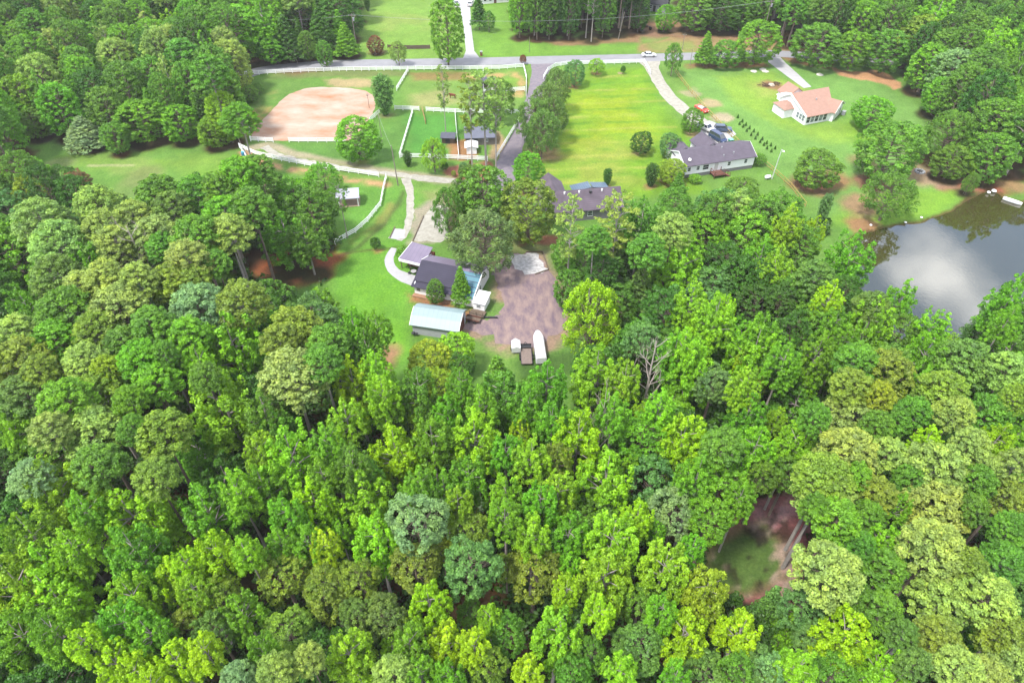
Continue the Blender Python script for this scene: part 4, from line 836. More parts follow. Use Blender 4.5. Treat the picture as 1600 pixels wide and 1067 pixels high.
def name_trees():
    cells = {}
    for t in TREES:
        if t['label'] == 'SAP': cells.setdefault(('K', 'd', 'in the double row beside the yellow rail fence'), []).append(t); continue
        if t['label']: t['grp'] = None; continue
        r = next((n for n, f in REG if f(t['u'], t['v'])), 'in the woods')
        t['grp'] = 'trees '+r
        cells.setdefault((t['t'], t['c'], r), []).append(t)
    for (k, c, r), L_ in cells.items():
        L_.sort(key=lambda t: t['u'])
        for i, t in enumerate(L_):
            base = f"{CN[c]} {FR[k]} {r}" if k != 'D' else f"bare grey dead tree {r}"
            if k == 'K': base = 'small dark conical sapling in the double row beside the yellow rail fence'; t['grp'] = 'saplings planted in a double row'
            if len(L_) > 1:
                rk = RNK[i] if i < min(len(RNK), len(L_)-1) else ('rightmost' if i == len(L_)-1 else None)
                if rk is None: rk = f'{i+1}th from left'
                if k == 'K': base = f'small dark sapling in the double row by the yellow rail fence'
                base += ', '+rk
            ws = base.split()
            if len(ws) > 16: base = ' '.join(ws).replace(', upper part', '').replace(', middle part', '').replace(', lower part', '').replace('the ', '')
            t['label'] = base
name_trees()
def plant_trees():
    cache = {}
    rr = random.Random(5)
    for t in TREES:
        k = t['t']; src = 'O' if k == 'U' else k
        vi = rr.randrange(len(PROTO[src])); cm, tm, R0, H0 = PROTO[src][vi]
        if k == 'U' and rr.random() < .4: cm, tm, R0, H0 = PROTO['B'][rr.randrange(5)]
        wide = 1.06
        e = empty(NAME[k], (t['x'], t['y'], -.05), rr.uniform(0, 6.28), (1, 1, 1), label=t['label'], cat=CATG[k], group=t.get('grp'))
        big = True
        if k == 'D': pn = 'branches'
        else: pn = 'crown'
        c = bpy.data.objects.new(pn, cm); COL.objects.link(c); c.parent = e
        sx = t['R']/R0*wide; sz = t['H']/H0
        if k in 'PBOU': sz = min(1.2*sz, max(.45*sz, t['R']/R0*(1.12 if k == 'B' else .86)))
        sc = (sx, sx*rr.uniform(.92, 1.05), sz); c.scale = sc; c.location = (0, 0, t['H']-H0*sz)
        j = [q*KT*rr.uniform(.9, 1.1)*(1 if k != 'U' else .9) for q in s2l(TC[t['c']])]; jj = rr.uniform(-.05, .05)
        c.color = (j[0]*(1+jj), j[1], j[2]*(1-jj), 1)
        tr = bpy.data.objects.new('stem' if k == 'S' else 'trunk', tm); COL.objects.link(tr); tr.parent = e; tr.scale = sc; tr.location = c.location
plant_trees(); undergrowth()
print('trees', len(TREES), {k: sum(1 for t in TREES if t['t'] == k) for k in NAME}, 'fill', sum(1 for t in TREES if t.get('fill')))
make_ground(); ground_sheets()

# ------------------------------------------------------------------ buildings
WHITE = mat('white_siding', s2l((246, 245, 247), 1.08), .6, .05, 1.2)
TRIM = mat('white_trim', (1.0, 1.0, 1.0), .5, .04, 2)
GLASS = mat('dark_glass', (.035, .045, .06), .08, 0, 1, spec=.8)
CURT = mat('pane_pale', (.20, .23, .26), .15, .25, 2.5, spec=.7)
SKIRT = mat('grey_skirting', s2l((168, 166, 170), .5), .85, .15, 2)
SHG = stripes('grey_shingle', s2l((134, 124, 140), K), s2l((116, 107, 122), K), 1, .42, .05, .95, .13, .8)
SHD = stripes('dark_shingle', s2l((92, 88, 110), K), s2l((80, 76, 96), K), 1, .45, .06, .9, .12, .6)
SHP = stripes('peach_shingle', s2l((226, 180, 160), K), s2l((212, 164, 144), K), 1, .42, .06, .95, .08, 1.2)
SHB = stripes('brown_shingle', s2l((138, 124, 138), K), s2l((118, 106, 120), K), 1, .42, .05, .95, .22, .5)
PUR = stripes('faded_purple_metal', s2l((172, 158, 186), K), s2l((146, 130, 162), K), 0, .9, .07, .5, .10, .5)
BLU = stripes('blue_metal', s2l((112, 176, 200), K), s2l((60, 92, 128), K), 1, 1.05, .16, .45, .08, .7)
MET = stripes('pale_green_metal', s2l((196, 222, 226), K), s2l((178, 206, 212), K), 0, .9, .06, .45, .05, .5)
MBL = stripes('slate_blue_metal', s2l((120, 148, 176), K), s2l((78, 100, 130), K), 0, .5, .07, .4, .08, .8)
REDW = mat('red_brick', s2l((178, 96, 74), K), .9, .2, 3)
CLAYM = mat('orange_clay', s2l((222, 170, 136), K), .95, .15, 1.5)
DECK = mat('deck_wood', s2l((160, 106, 92), K), .85, .25, 3)
TIMB = mat('weathered_timber', s2l((150, 130, 112), K), .9, .2, 3)
YEL = mat('yellow_pine_rail', s2l((236, 206, 120), .55), .8, .12, 3)
DKM = mat('dark_metal', (.03, .03, .035), .5, .1, 4)
GRYM = mat('grey_metal', (.35, .36, .38), .4, .1, 3)

def gable_walls(mb, x0, x1, y0, y1, z0, h, rise, axis):
    mb.box(x0, x1, y0, y1, z0, h)
    if axis == 'x':
        ym = (y0+y1)/2
        for x, s in ((x0, 1), (x1, -1)): mb.slab([(x, y0, h), (x, ym, h+rise), (x, y1, h)], 0) if 0 else mb.add([(x, y0, h), (x, y1, h), (x, ym, h+rise), (x+s*.12, y0, h), (x+s*.12, y1, h), (x+s*.12, ym, h+rise)], [(0, 1, 2), (5, 4, 3), (0, 2, 5, 3), (1, 4, 5, 2)])
    else:
        xm = (x0+x1)/2
        for y, s in ((y0, 1), (y1, -1)): mb.add([(x0, y, h), (x1, y, h), (xm, y, h+rise), (x0, y+s*.12, h), (x1, y+s*.12, h), (xm, y+s*.12, h+rise)], [(0, 1, 2), (5, 4, 3), (0, 2, 5, 3), (1, 4, 5, 2)])
def gable_roof(mb, x0, x1, y0, y1, h, rise, axis, ov=.45, t=.14, ove=.3):
    if axis == 'x':
        ym = (y0+y1)/2; k = rise/(ym-y0); dz = ov*k
        mb.slab([(x0-ove, y0-ov, h-dz+t), (x1+ove, y0-ov, h-dz+t), (x1+ove, ym, h+rise+t), (x0-ove, ym, h+rise+t)], t)
        mb.slab([(x0-ove, ym+.003, h+rise+t), (x1+ove, ym+.003, h+rise+t), (x1+ove, y1+ov, h-dz+t), (x0-ove, y1+ov, h-dz+t)], t)
    else:
        xm = (x0+x1)/2; k = rise/(xm-x0); dz = ov*k
        mb.slab([(x0-ov, y0-ove, h-dz+t), (xm, y0-ove, h+rise+t), (xm, y1+ove, h+rise+t), (x0-ov, y1+ove, h-dz+t)], t)
        mb.slab([(xm+.003, y0-ove, h+rise+t), (x1+ov, y0-ove, h-dz+t), (x1+ov, y1+ove, h-dz+t), (xm+.003, y1+ove, h+rise+t)], t)
def rake(mb, x, y0, y1, h, rise, wd=.2, ov=.5):
    ym = (y0+y1)/2; k = rise/(ym-y0)
    mb.bar((x, y0-ov, h-ov*k+.02), (x, ym, h+rise+.06), .06, wd); mb.bar((x, y1+ov, h-ov*k+.02), (x, ym, h+rise+.06), .06, wd)
def window(root, face, a, z, at, wd=.9, ht=1.2, name='window', glass=None, bars=1):
    """face '-y': wall looking toward -y at y=at, a is x. face '-x','+x' likewise with a=y."""
    f = MB(); p = MB(); t = .07
    def bx(mb, a0, a1, z0, z1, o0, o1):
        if face == '-y': mb.box(a0, a1, at-o1, at-o0, z0, z1)
        elif face == '+y': mb.box(a0, a1, at+o0, at+o1, z0, z1)
        elif face == '-x': mb.box(at-o1, at-o0, a0, a1, z0, z1)
        else: mb.box(at+o0, at+o1, a0, a1, z0, z1)
    h0, h1 = z-ht/2, z+ht/2
    bx(f, a-wd/2-t, a+wd/2+t, h0-t, h0, .0, .06); bx(f, a-wd/2-t, a+wd/2+t, h1, h1+t, .0, .06)
    bx(f, a-wd/2-t, a-wd/2, h0, h1, .0, .06); bx(f, a+wd/2, a+wd/2+t, h0, h1, .0, .06)
    for k in range(bars): bx(f, a-wd/2, a+wd/2, z-.025, z+.025, .0, .05)
    bx(p, a-wd/2, a+wd/2, h0, h1, .0, .02)
    w_ = f.build(name, TRIM, root); p.build('pane', glass or GLASS, w_); return w_
def block(root, x0, x1, y0, y1, z0, h, rise, axis, wallm, roofm, ov=.45, ove=.3):
    m = MB(); gable_walls(m, x0, x1, y0, y1, z0, h, rise, axis); wl = m.build('wall', wallm, root)
    r = MB(); gable_roof(r, x0, x1, y0, y1, h, rise, axis, ov, .14, ove); rf = r.build('roof', roofm, root); return wl, rf
def vent(rf, x, y, z, m=TRIM, r=.16, h=.5):
    MB().tube([(x, y, z-.3), (x, y, z+h)], [r, r], 8).build('vent_pipe', m, rf)

def mobile_home():
    a = W(1068, 279); b = W(1175, 263); yaw = math.atan2(b[1]-a[1], b[0]-a[0]); Ln = math.dist(a, b)
    e = empty('mobile_home', (a[0], a[1], 0), yaw, label='long white mobile home with grey shingled roof and a brown entry deck', cat='house')
    MB().box(.06, Ln-.06, .06, 7.9, 0, .95).build('skirting', SKIRT, e)
    wl, rf = block(e, 0, Ln, 0, 8, .953, 3.5, 1.75, 'x', WHITE, SHG)
    block(e, .3, 4.6, 6, 11.2, 0, 3.4, 1.45, 'y', WHITE, SHG); block(e, 7.4, 12.6, 6, 12, 0, 3.4, 1.7, 'y', WHITE, SHG)
    r = MB(); rake(r, -.33, 0, 8, 3.5, 1.75); rake(r, Ln+.33, 0, 8, 3.5, 1.75); r.build('rake_board', TRIM, e)
    for x in (1.1, 3.5, 12, 16.6): window(e, '-y', x, 2.35, 0, .75, 1.0)
    window(e, '-y', 5.6, 2.3, 0, 1.5, 1.25)
    MB().box(8.05, 8.95, -.07, -.001, .97, 3.0).build('door', mat('door_white', (.62, .6, .58), .5, .03), e)
    dk = MB(); dk.box(7.0, 10.0, -2.4, -.08, .82, .95)
    for x in (7.1, 9.9):
        for y in (-2.3, -.2): dk.box(x-.06, x+.06, y-.06, y+.06, 0, 1.9)
    for k in range(12): dk.box(7.1+k*.25-.02, 7.1+k*.25+.02, -2.33, -2.29, .95, 1.85)
    dk.bar((7.1, -2.3, 1.9), (9.9, -2.3, 1.9), .1, .08); dk.bar((7.1, -2.3, 1.9), (7.1, -.2, 1.9), .1, .08)
    dk.build('deck', DECK, e)
    st = MB()
    for k in range(5): st.box(10.0+k*.32, 10.32+k*.32, -2.2, -1.1, .62-k*.16, .78-k*.16)
    st.bar((10, -2.2, 1.85), (11.6, -2.2, 1.0), .07, .08); st.bar((10, -1.1, 1.85), (11.6, -1.1, 1.0), .07, .08); st.bar((11.55, -2.2, 0), (11.55, -2.2, 1.05), .08, .08); st.bar((11.55, -1.1, 0), (11.55, -1.1, 1.05), .08, .08)
    st.build('steps', DECK, e)
    vent(rf, 11, 3.2, 5.0, GRYM); vent(rf, 13.5, 1.4, 4.2, GRYM); vent(rf, 10.6, 1, 4.0, GRYM)
    d = MB(); d.tube([(1.2, 1.0, 3.9), (1.2, .9, 4.5)], [.03, .03], 5); d.tube([(1.2, .9, 4.5), (1.25, .65, 4.62)], [.42, .36], 10); d.build('satellite_dish', TRIM, e)
def peach_house():
    a = W(1256, 196); yaw = math.radians(20)
    e = empty('peach_roofed_house', (a[0], a[1], 0), yaw, label='white house with a wide peach shingled roof and a glazed sunroom', cat='house')
    m = MB(); m.box(0, 10.4, 0, 12.2, 0, 2.8)
    for x, q in ((0, 1), (10.4, -1)): m.add([(x, 0, 2.8), (x, 12.2, 2.8), (x, 8, 5.7), (x+q*.12, 0, 2.8), (x+q*.12, 12.2, 2.8), (x+q*.12, 8, 5.7)], [(0, 1, 2), (5, 4, 3), (0, 2, 5, 3), (1, 4, 5, 2)])
    m.build('wall', WHITE, e)
    m = MB(); m.slab([(-.35, -.6, 2.68), (8.9, -.6, 2.68), (12.6, 8, 5.86), (-.35, 8, 5.86)], .14); m.slab([(-.35, 8.004, 5.86), (12.6, 8.004, 5.86), (13.4, 12.9, 2.9), (-.35, 12.9, 2.9)], .14); rf = m.build('roof', SHP, e)
    # wing turned toward the lower right
    ca, sa = math.cos(math.radians(32)), math.sin(math.radians(32)); T = lambda x, y, z: (8.7+x*ca-y*sa, -.9+x*sa+y*ca, z)
    def turned(mb): mb.v = [T(*p) for p in mb.v]; return mb
    m = MB(); gable_walls(m, 0, 7.2, 0, 9, 0, 2.8, 1.9, 'y'); turned(m).build('wall', WHITE, e)
    m = MB(); gable_roof(m, 0, 7.2, 0, 9, 2.8, 1.9, 'y', .45); turned(m).build('roof', SHP, e)
    m = MB(); m.bar((-.45, -.33, 2.68), (3.6, -.33, 4.85), .06, .2); m.bar((7.65, -.33, 2.68), (3.6, -.33, 4.85), .06, .2); turned(m).build('rake_board', TRIM, e)
    for a_ in (2.0, 5.2):
        m = MB(); m.box(a_-.45, a_+.45, -.06, -.001, .95, 2.35); f_ = turned(m).build('window', TRIM, e); m = MB(); m.box(a_-.36, a_+.36, -.08, -.061, 1.05, 2.25); turned(m).build('pane', GLASS, f_)
    m = MB(); m.box(5.9, 7.0, -1.5, -.5, 0, 1.1); turned(m).build('air_conditioner', GRYM, e)
    m = MB(); m.slab([(.2, 12.6, 3.3), (5.2, 12.6, 3.3), (5.2, 14.2, 3.1), (.2, 14.2, 3.1)], .3); m.build('porch_roof', mat('white_roof', (.78, .78, .78), .5, .04), e)
    m = MB(); gable_walls(m, 3.2, 8.8, 12.5, 17.0, 0, 2.7, 1.9, 'y'); m.build('wall', WHITE, e); m = MB(); gable_roof(m, 3.2, 8.8, 12.5, 17.0, 2.7, 1.9, 'y'); m.build('roof', SHP, e)
    r = MB(); r.bar((-.38, -.6, 2.6), (-.38, 8, 5.84), .06, .55); r.bar((-.38, 12.9, 2.8), (-.38, 8, 5.84), .06, .55); r.build('rake_board', TRIM, e)
    # small hipped room on the left wall
    MB().box(-3.0, -.02, 5.6, 10.6, 0, 2.5).build('wall', WHITE, e)
    h = MB(); h.slab([(-3.3, 5.3, 2.52), (-.03, 5.3, 2.52), (-.03, 7.2, 3.5), (-1.5, 7.3, 3.5)], .1); h.slab([(-3.3, 10.9, 2.52), (-3.3, 5.3, 2.52), (-1.5, 7.3, 3.5), (-1.5, 8.9, 3.5)], .1); h.slab([(-.03, 10.9, 2.52), (-3.3, 10.9, 2.52), (-1.5, 8.9, 3.5), (-.03, 9.0, 3.5)], .1)
    h.slab([(-1.5, 7.3, 3.5), (-.03, 7.2, 3.5), (-.03, 9.0, 3.5), (-1.5, 8.9, 3.5)], .1); h.build('roof', SHP, e)
    for x in (1.0, 2.4, 3.8, 5.2, 6.6): window(e, '-y', x, 1.5, 0, 1.1, 1.9, glass=GLASS if x not in (2.4, 5.2) else CURT)
    for y in (1.0, 2.2, 3.4): window(e, '-x', y, 1.6, 0, .95, 1.5, glass=CURT)
    vent(rf, 6, 4.5, 4.7, GRYM, .18, .3)
def metal_barn():
    a = W(645, 521); yaw = math.radians(-12)
    e = empty('metal_barn', (a[0]+.1, a[1]-.1, 0), yaw, label='white metal barn with a pale green gambrel roof beside the lawn', cat='barn')
    Ln, D, h = 8.8, 5.6, 2.75
    prof = [(0, h), (1.15, 3.65), (D/2, 4.3), (D-1.15, 3.65), (D, h)]
    w_ = MB(); w_.box(0, Ln, 0, D, 0, h)
    for x, s in ((0, 1), (Ln, -1)):
        vs = [(x, y, z) for y, z in prof]+[(x+s*.1, y, z) for y, z in prof]; w_.add(vs, [(0, 1, 2, 3, 4), (9, 8, 7, 6, 5)]+[(i, i+5, i+6, i+1) for i in range(4)])
    w_.build('wall', mat('white_metal_siding', s2l((222, 224, 232), .62), .5, .06, 1.5), e)
    r = MB(); P = [(-.4, h-.28)]+prof[1:4]+[(D+.4, h-.28)]
    for i in range(4):
        (ya, za), (yb, zb) = P[i], P[i+1]; r.slab([(-.35, ya+.002*i, za+.1), (Ln+.35, ya+.002*i, za+.1), (Ln+.35, yb, zb+.1), (-.35, yb, zb+.1)], .09)
    r.build('roof', MET, e)
    MB().box(Ln+.001, Ln+.05, 1.3, 4.3, 0, 2.3).build('doorway', mat('barn_interior', s2l((150, 84, 62), .4), .9, .2, 2), e)
    c = MB(); c.bar((-.37, -.45, h-.2), (-.37, 1.15, 3.75), .06, .16); c.bar((-.37, 1.15, 3.75), (-.37, D/2, 4.4), .06, .16); c.bar((Ln+.37, -.45, h-.2), (Ln+.37, 1.15, 3.75), .06, .16); c.bar((Ln+.37, 1.15, 3.75), (Ln+.37, D/2, 4.4), .06, .16); c.build('rake_trim', TRIM, e)
    g = MB(); g.tube([(.9, -.9, .0), (.9, -.9, .55)], [.45, .5], 10); g.tube([(.9, -.9, .55), (.9, -.9, .85)], [.5, .2], 10); g.bar((.4, -1.2, .6), (1.9, -1.2, .6), .5, .06)
    o = empty('barbecue_grill', (a[0]+.2, a[1]-.6, 0), yaw, label='black covered grill at the left front corner of the metal barn', cat='grill')
    b = MB(); b.tube([(0, 0, .5), (0, 0, .75), (0, 0, .95)], [.3, .38, .15], 12); b.build('lid', DKM, o)
    l = MB(); [l.tube([(x, y, 0), (x*.6, y*.6, .55)], [.03, .03], 5) for x in (-.4, .4) for y in (-.3, .3)]; l.box(.38, .9, -.25, .25, .62, .67); l.build('stand', DKM, o)
def compound():
    a = W(645, 461); yaw = math.radians(-18)
    e = empty('main_house', (a[0], a[1], 0), yaw, label='rambling house with dark shingle, faded purple and blue metal roofs', cat='house')
    # main block 13.6 long, ridge along x at y 5.6
    w_ = MB(); w_.box(.3, 12.8, .4, 9.8, .3, 2.5)
    for x, s in ((.3, 1), (12.8, -1)): w_.add([(x, .4, 2.5), (x, 9.8, 2.5), (x, 5.6, 4.6), (x+s*.12, .4, 2.5), (x+s*.12, 9.8, 2.5), (x+s*.12, 5.6, 4.6)], [(0, 1, 2), (5, 4, 3), (0, 2, 5, 3), (1, 4, 5, 2)])
    w_.build('wall', WHITE, e)
    MB().box(.1, 8.6, -.5, .38, 0, .3).build('foundation', CLAYM, e)
    MB().slab([(0, 1.15, 2.98), (8.6, 1.15, 2.98), (8.6, 5.6, 4.85), (0, 5.6, 4.85)], .14).build('roof', SHD, e)
    MB().slab([(-.15, -.15, 2.35), (8.75, -.15, 2.35), (8.75, 1.5, 2.84), (-.15, 1.5, 2.84)], .12).build('lean_to_roof', SHD, e)
    MB().slab([(8.62, -.1, 2.40), (13.0, -.1, 2.40), (13.0, 5.0, 4.62), (8.62, 5.0, 4.62)], .12).build('blue_roof', BLU, e)
    b = MB(); b.slab([(0, 5.62, 4.83), (13.1, 5.62, 4.83), (13.1, 10.2, 2.75), (0, 10.2, 2.75)], .13); b.slab([(8.63, 5.02, 4.63), (13.1, 5.02, 4.63), (13.1, 5.6, 4.85), (8.63, 5.6, 4.85)], .12)
    b.build('metal_roof', PUR, e)
    # porch wing at the upper left, roof lower
    p = MB(); p.slab([(-6.0, 7.0, 2.7), (-.02, 6.1, 3.2), (-.02, 11.2, 4.0), (-5.2, 12.3, 3.5)], .14); p.build('porch_roof', PUR, e)
    f = MB(); f.bar((-6.0, 6.94, 2.42), (-.02, 6.04, 2.9), .08, .6); f.bar((-6.05, 7.0, 2.65), (-5.25, 12.3, 3.45), .08, .22); f.bar((-.05, 5.7, 4.75), (-.05, 10.2, 2.85), .14, .16); f.bar((8.6, 4.95, 4.8), (8.6, 10.2, 2.85), .12, .14)
    f.bar((13.08, -.1, 2.42), (13.08, 5.6, 4.86), .12, .2); f.bar((13.12, 5.6, 4.86), (13.12, 10.2, 2.8), .1, .2); f.build('fascia', TRIM, e)
    MB().box(-5.0, .28, 8.6, 11.4, .001, 2.75).build('brick_wall', REDW, e)
    q = MB(); [q.box(x-.07, x+.07, 7.25, 7.4, 0, 2.5) for x in (-5.7, -3.8, -2.0, -.3)]; q.build('porch_post', TIMB, e)
    # white lean-to at the right end with deck
    MB().slab([(13.25, -1.0, 2.35), (15.8, -1.0, 2.35), (15.8, 2.6, 2.75), (13.25, 2.6, 2.75)], .12).build('side_roof', mat('white_roof', (.78, .78, .78), .5, .04), e)
    MB().box(13.3, 15.6, -.8, 2.4, .5, 2.3).build('side_wall', WHITE, e)
    MB().box(8.7, 13.2, -.05, .38, .3, 2.3).build('front_wall', WHITE, e)
    for x in (1.2, 4.0, 6.8): window(e, '-y', x, 1.45, .4, .8, .8)
    window(e, '-y', 14.4, 1.5, -.8, .8, .7); window(e, '+x', 4.5, 1.6, 12.8, .9, 1.1); window(e, '-x', 3.2, 1.6, .3, .8, 1.0)
    d = MB(); d.box(13.0, 16.0, -2.6, -.82, .5, .62)
    for x in (13.1, 14.5, 15.9): d.box(x-.06, x+.06, -2.56, -2.44, 0, 1.5)
    d.bar((13.1, -2.5, 1.5), (15.9, -2.5, 1.5), .1, .08); d.bar((13.1, -2.5, 1.05), (15.9, -2.5, 1.05), .06, .08); d.build('deck', TIMB, e)
    # furniture under the porch
    M = Matrix.Translation((a[0], a[1], 0)) @ Matrix.Rotation(yaw, 4, 'Z')
    c = M @ Vector((-2.6, 6.4, 0)); t = empty('patio_table', (c.x, c.y, 0), yaw, label='dark round patio table in the mouth of the porch', cat='table')
    MB().tube([(0, 0, .70), (0, 0, .74)], [.6, .6], 12).build('tabletop', CONC, t); MB().tube([(0, 0, 0), (0, 0, .7)], [.06, .06], 6).build('leg', DKM, t)
    for k, dx in enumerate((-.95, .95)):
        s = empty('patio_chair', (c.x+dx, c.y-.1, 0), yaw+dx, label=('dark patio chair left of the porch table', 'dark patio chair right of the porch table')[k], cat='chair', group='patio chairs')
        MB().box(-.25, .25, -.25, .25, .4, .45).build('seat', DKM, s); MB().box(-.25, .25, .22, .27, .45, .95).build('backrest', DKM, s); l = MB(); [l.box(x-.02, x+.02, y-.02, y+.02, 0, .4) for x in (-.22, .22) for y in (-.22, .22)]; l.build('leg', DKM, s)
    c = M @ Vector((14.2, -3.6, 0)); cart = empty('utility_cart', (c.x, c.y, 0), yaw, label='small wooden trailer cart parked against the deck of the main house', cat='cart')
    MB().box(-1.5, 1.5, -.6, .6, .45, .6).build('bed', TIMB, cart); s = MB(); s.box(-1.5, 1.5, -.64, -.58, .6, .95); s.box(-1.5, 1.5, .58, .64, .6, .95); s.build('side_board', DECK, cart)
    for x in (-.6, .6): MB().tube([(x, -.75, .3), (x, -.62, .3)], [.3, .3], 10).build('wheel', DKM, cart); MB().tube([(x, .62, .3), (x, .75, .3)], [.3, .3], 10).build('wheel', DKM, cart)
def grey_house():
    a = W(865, 349); yaw = math.radians(9)
    e = empty('grey_roofed_house', (a[0]-.6, a[1], 0), yaw, label='pale house with dim grey shingled roofs behind the magnolia', cat='house')
    wl, rf = block(e, 0, 16.5, 0, 8, 0, 3.0, 2.6, 'x', SKIRT, SHB)
    block(e, -1.2, 4.6, 5, 12.6, 0, 3.0, 2.4, 'y', SKIRT, SHB)
    r = MB(); rake(r, -.33, 0, 8, 3.0, 2.6, .25); r.build('rake_board', TRIM, e)
    for x, m in ((3.6, TRIM), (7.0, TRIM), (12.3, TRIM)): vent(rf, x, 3.4, 5.4, m, .2, .35)
    vent(rf, 9.6, 3.2, 5.3, DKM, .32, .35)
    b = MB(); b.slab([(6.6, 7.4, 3.2), (11.0, 7.4, 3.9), (11.0, 11.0, 3.4), (6.6, 11.0, 2.7)], .1); b.slab([(11.3, 7.4, 3.9), (15.2, 7.4, 3.5), (15.2, 10.8, 2.9), (11.3, 10.8, 3.3)], .1); b.build('metal_roof', MBL, e)
    MB().box(7.0, 14.8, 8.1, 10.4, 0, 2.5).build('rear_wall', SKIRT, e)
    window(e, '-x', 2.4, 1.7, 0, .8, 1.2); window(e, '-x', 5.2, 1.7, 0, .8, 1.2); window(e, '-y', 4, 1.7, 0, 1, 1.2); window(e, '-y', 9, 1.7, 0, 1, 1.2)
def small_buildings():
    # gazebo
    a = W(546, 316); e = empty('gazebo', (a[0], a[1], 0), math.radians(8), label='small white-roofed gazebo among the trees beside the diagonal fence', cat='gazebo')
    r = MB(); gable_roof(r, -2.4, 2.4, -2, 2, 2.4, 1.2, 'x', .3); r.build('roof', mat('gazebo_roof', s2l((206, 208, 226), .6), .5, .08, 2), e)
    for x in (-2.2, 2.2):
        for y in (-1.9, 1.9): MB().box(x-.09, x+.09, y-.09, y+.09, .08, 2.4).build('post', TRIM, e)
    MB().box(-2.5, 2.5, -2.1, 2.1, 0, .08).build('floor_slab', mat('tan_slab', s2l((206, 180, 150), K), .9), e)
    # run-in shelter
    a = W(763, 136); e = empty('run_in_shed', (a[0], a[1], 0), math.radians(-6), label='tiny horse shelter with a dark grey roof in the bare fenced pen', cat='shed')
    MB().slab([(-2.2, -1.5, 2.0), (2.2, -1.5, 2.0), (2.2, 1.5, 2.5), (-2.2, 1.5, 2.5)], .1).build('roof', mat('shed_roof', s2l((112, 114, 132), K), .7, .1), e)
    w_ = MB(); w_.box(-2.1, -2.0, -1.3, 1.4, 0, 1.95); w_.box(2.0, 2.1, -1.3, 1.4, 0, 1.95); w_.box(-2.0, 2.0, 1.3, 1.4, 0, 2.3); w_.build('wall', TIMB, e)
    # stable under the pines
    a = W(728, 232); e = empty('stable', (a[0], a[1], 0), math.radians(4), label='stable with a slate grey gable roof behind the tall pines', cat='stable')
    block(e, 0, 7.8, 1.5, 7.5, 0, 2.3, 1.1, 'x', mat('stable_wall', s2l((180, 170, 160), .4), .9, .15, 2), mat('stable_roof', s2l((140, 144, 164), K), .6, .1, 1))
    MB().box(1.2, 3.2, 1.4, 1.498, 0, 2.0).build('door', DKM, e); window(e, '-y', 5.5, 1.3, 1.5, .8, .7)
    a = W(737, 240); e = empty('storage_shed', (a[0], a[1], 0), math.radians(3), label='low white-roofed shed in front of the slate roofed stable', cat='shed')
    block(e, -1.3, 1.3, -.3, 2.6, 0, 1.9, .35, 'y', WHITE, mat('white_roof', (.78, .78, .78), .5)); MB().box(-.5, .5, -.36, -.301, 0, 1.7).build('door', TRIM, e)
    a = W(700, 224); e = empty('pony_shed', (a[0], a[1], 0), math.radians(-3), label='small purple grey shed at the left of the tall pines', cat='shed')
    block(e, -1.6, 1.8, -.2, 2.4, 0, 1.8, .5, 'x', TIMB, mat('shed_roof', s2l((112, 114, 132), K), .7)); MB().box(-.6, .6, -.27, -.201, 0, 1.6).build('door', DKM, e)
    # far houses
    a = W(752, 7); e = empty('brick_roofed_house', (a[0], a[1], 0), math.radians(14), label='house with an orange brown roof cut off by the top of the picture', cat='house')
    wl, rf = block(e, 0, 12, 0, 8, 0, 2.8, 2.2, 'x', WHITE, mat('rust_roof', s2l((186, 120, 96), K), .9, .1, 1)); MB().box(5, 6, -.07, -.001, 0, 2.1).build('door', DECK, e)
    for x in (1.5, 3.6, 8, 10.4): window(e, '-y', x, 1.6, 0, .9, 1.2)
    a = W(1003, 16); e = empty('grey_cottage', (a[0], a[1], 0), math.radians(-22), label='pale grey cottage half hidden by trees at the top of the picture', cat='house')
    block(e, 0, 9, 0, 7, 0, 2.9, 1.9, 'x', mat('cottage_siding', s2l((206, 208, 216), .55), .7, .08), mat('cottage_roof', s2l((90, 92, 100), K), .9, .1)); MB().box(4.2, 5.1, -.07, -.001, 0, 2.1).build('door', DKM, e)
    for x in (1.5, 3.2, 6.8): window(e, '-y', x, 1.6, 0, .9, 1.2)
    a = W(22, 8); e = empty('white_farmhouse', (a[0], a[1], 0), math.radians(35), label='white farmhouse roof glimpsed in the top left corner of the picture', cat='house')
    block(e, 0, 8, 0, 8, 0, 4.5, 2.0, 'x', WHITE, mat('white_roof', (.78, .78, .78), .5)); window(e, '-y', 2, 3.2, 0, .9, 1.2); window(e, '-y', 6, 3.2, 0, .9, 1.2); MB().box(3.6, 4.5, -.07, -.001, 0, 2.1).build('door', DKM, e)

# ------------------------------------------------------------------ fences, poles, wires
FENW = mat('white_fence_board', (1.0, 1.0, 1.0), .6, 0)
def fence(px, label, m=FENW, rails=(.45, .85, 1.25), step=2.4, cat='fence', post=.14, hp=1.4, name='board_fence', rh=.2, group=None):
    P = PW(px); a = P[0]; e = empty(name, (a[0], a[1], 0), 0, label=label, cat=cat, group=group)
    P = [(p[0]-a[0], p[1]-a[1]) for p in P]
    for z in rails:
        mb = MB()
        for i in range(len(P)-1): mb.bar((P[i][0], P[i][1], z), (P[i+1][0], P[i+1][1], z), .06, rh)
        mb.build('rail', m, e)
    pm = None; acc = 0
    for i in range(len(P)-1):
        L_ = math.dist(P[i], P[i+1]); n = max(1, round(L_/step))
        for k in range(n+(i == len(P)-2)):
            t = k/n; x = P[i][0]+(P[i+1][0]-P[i][0])*t; y = P[i][1]+(P[i+1][1]-P[i][1])*t
            if pm is None: o = MB().box(-post/2, post/2, -post/2, post/2, 0, hp).build('post', m, e); pm = o.data
            else: o = bpy.data.objects.new('post', pm); COL.objects.link(o); o.parent = e
            o.location = (x, y-.001, 0)
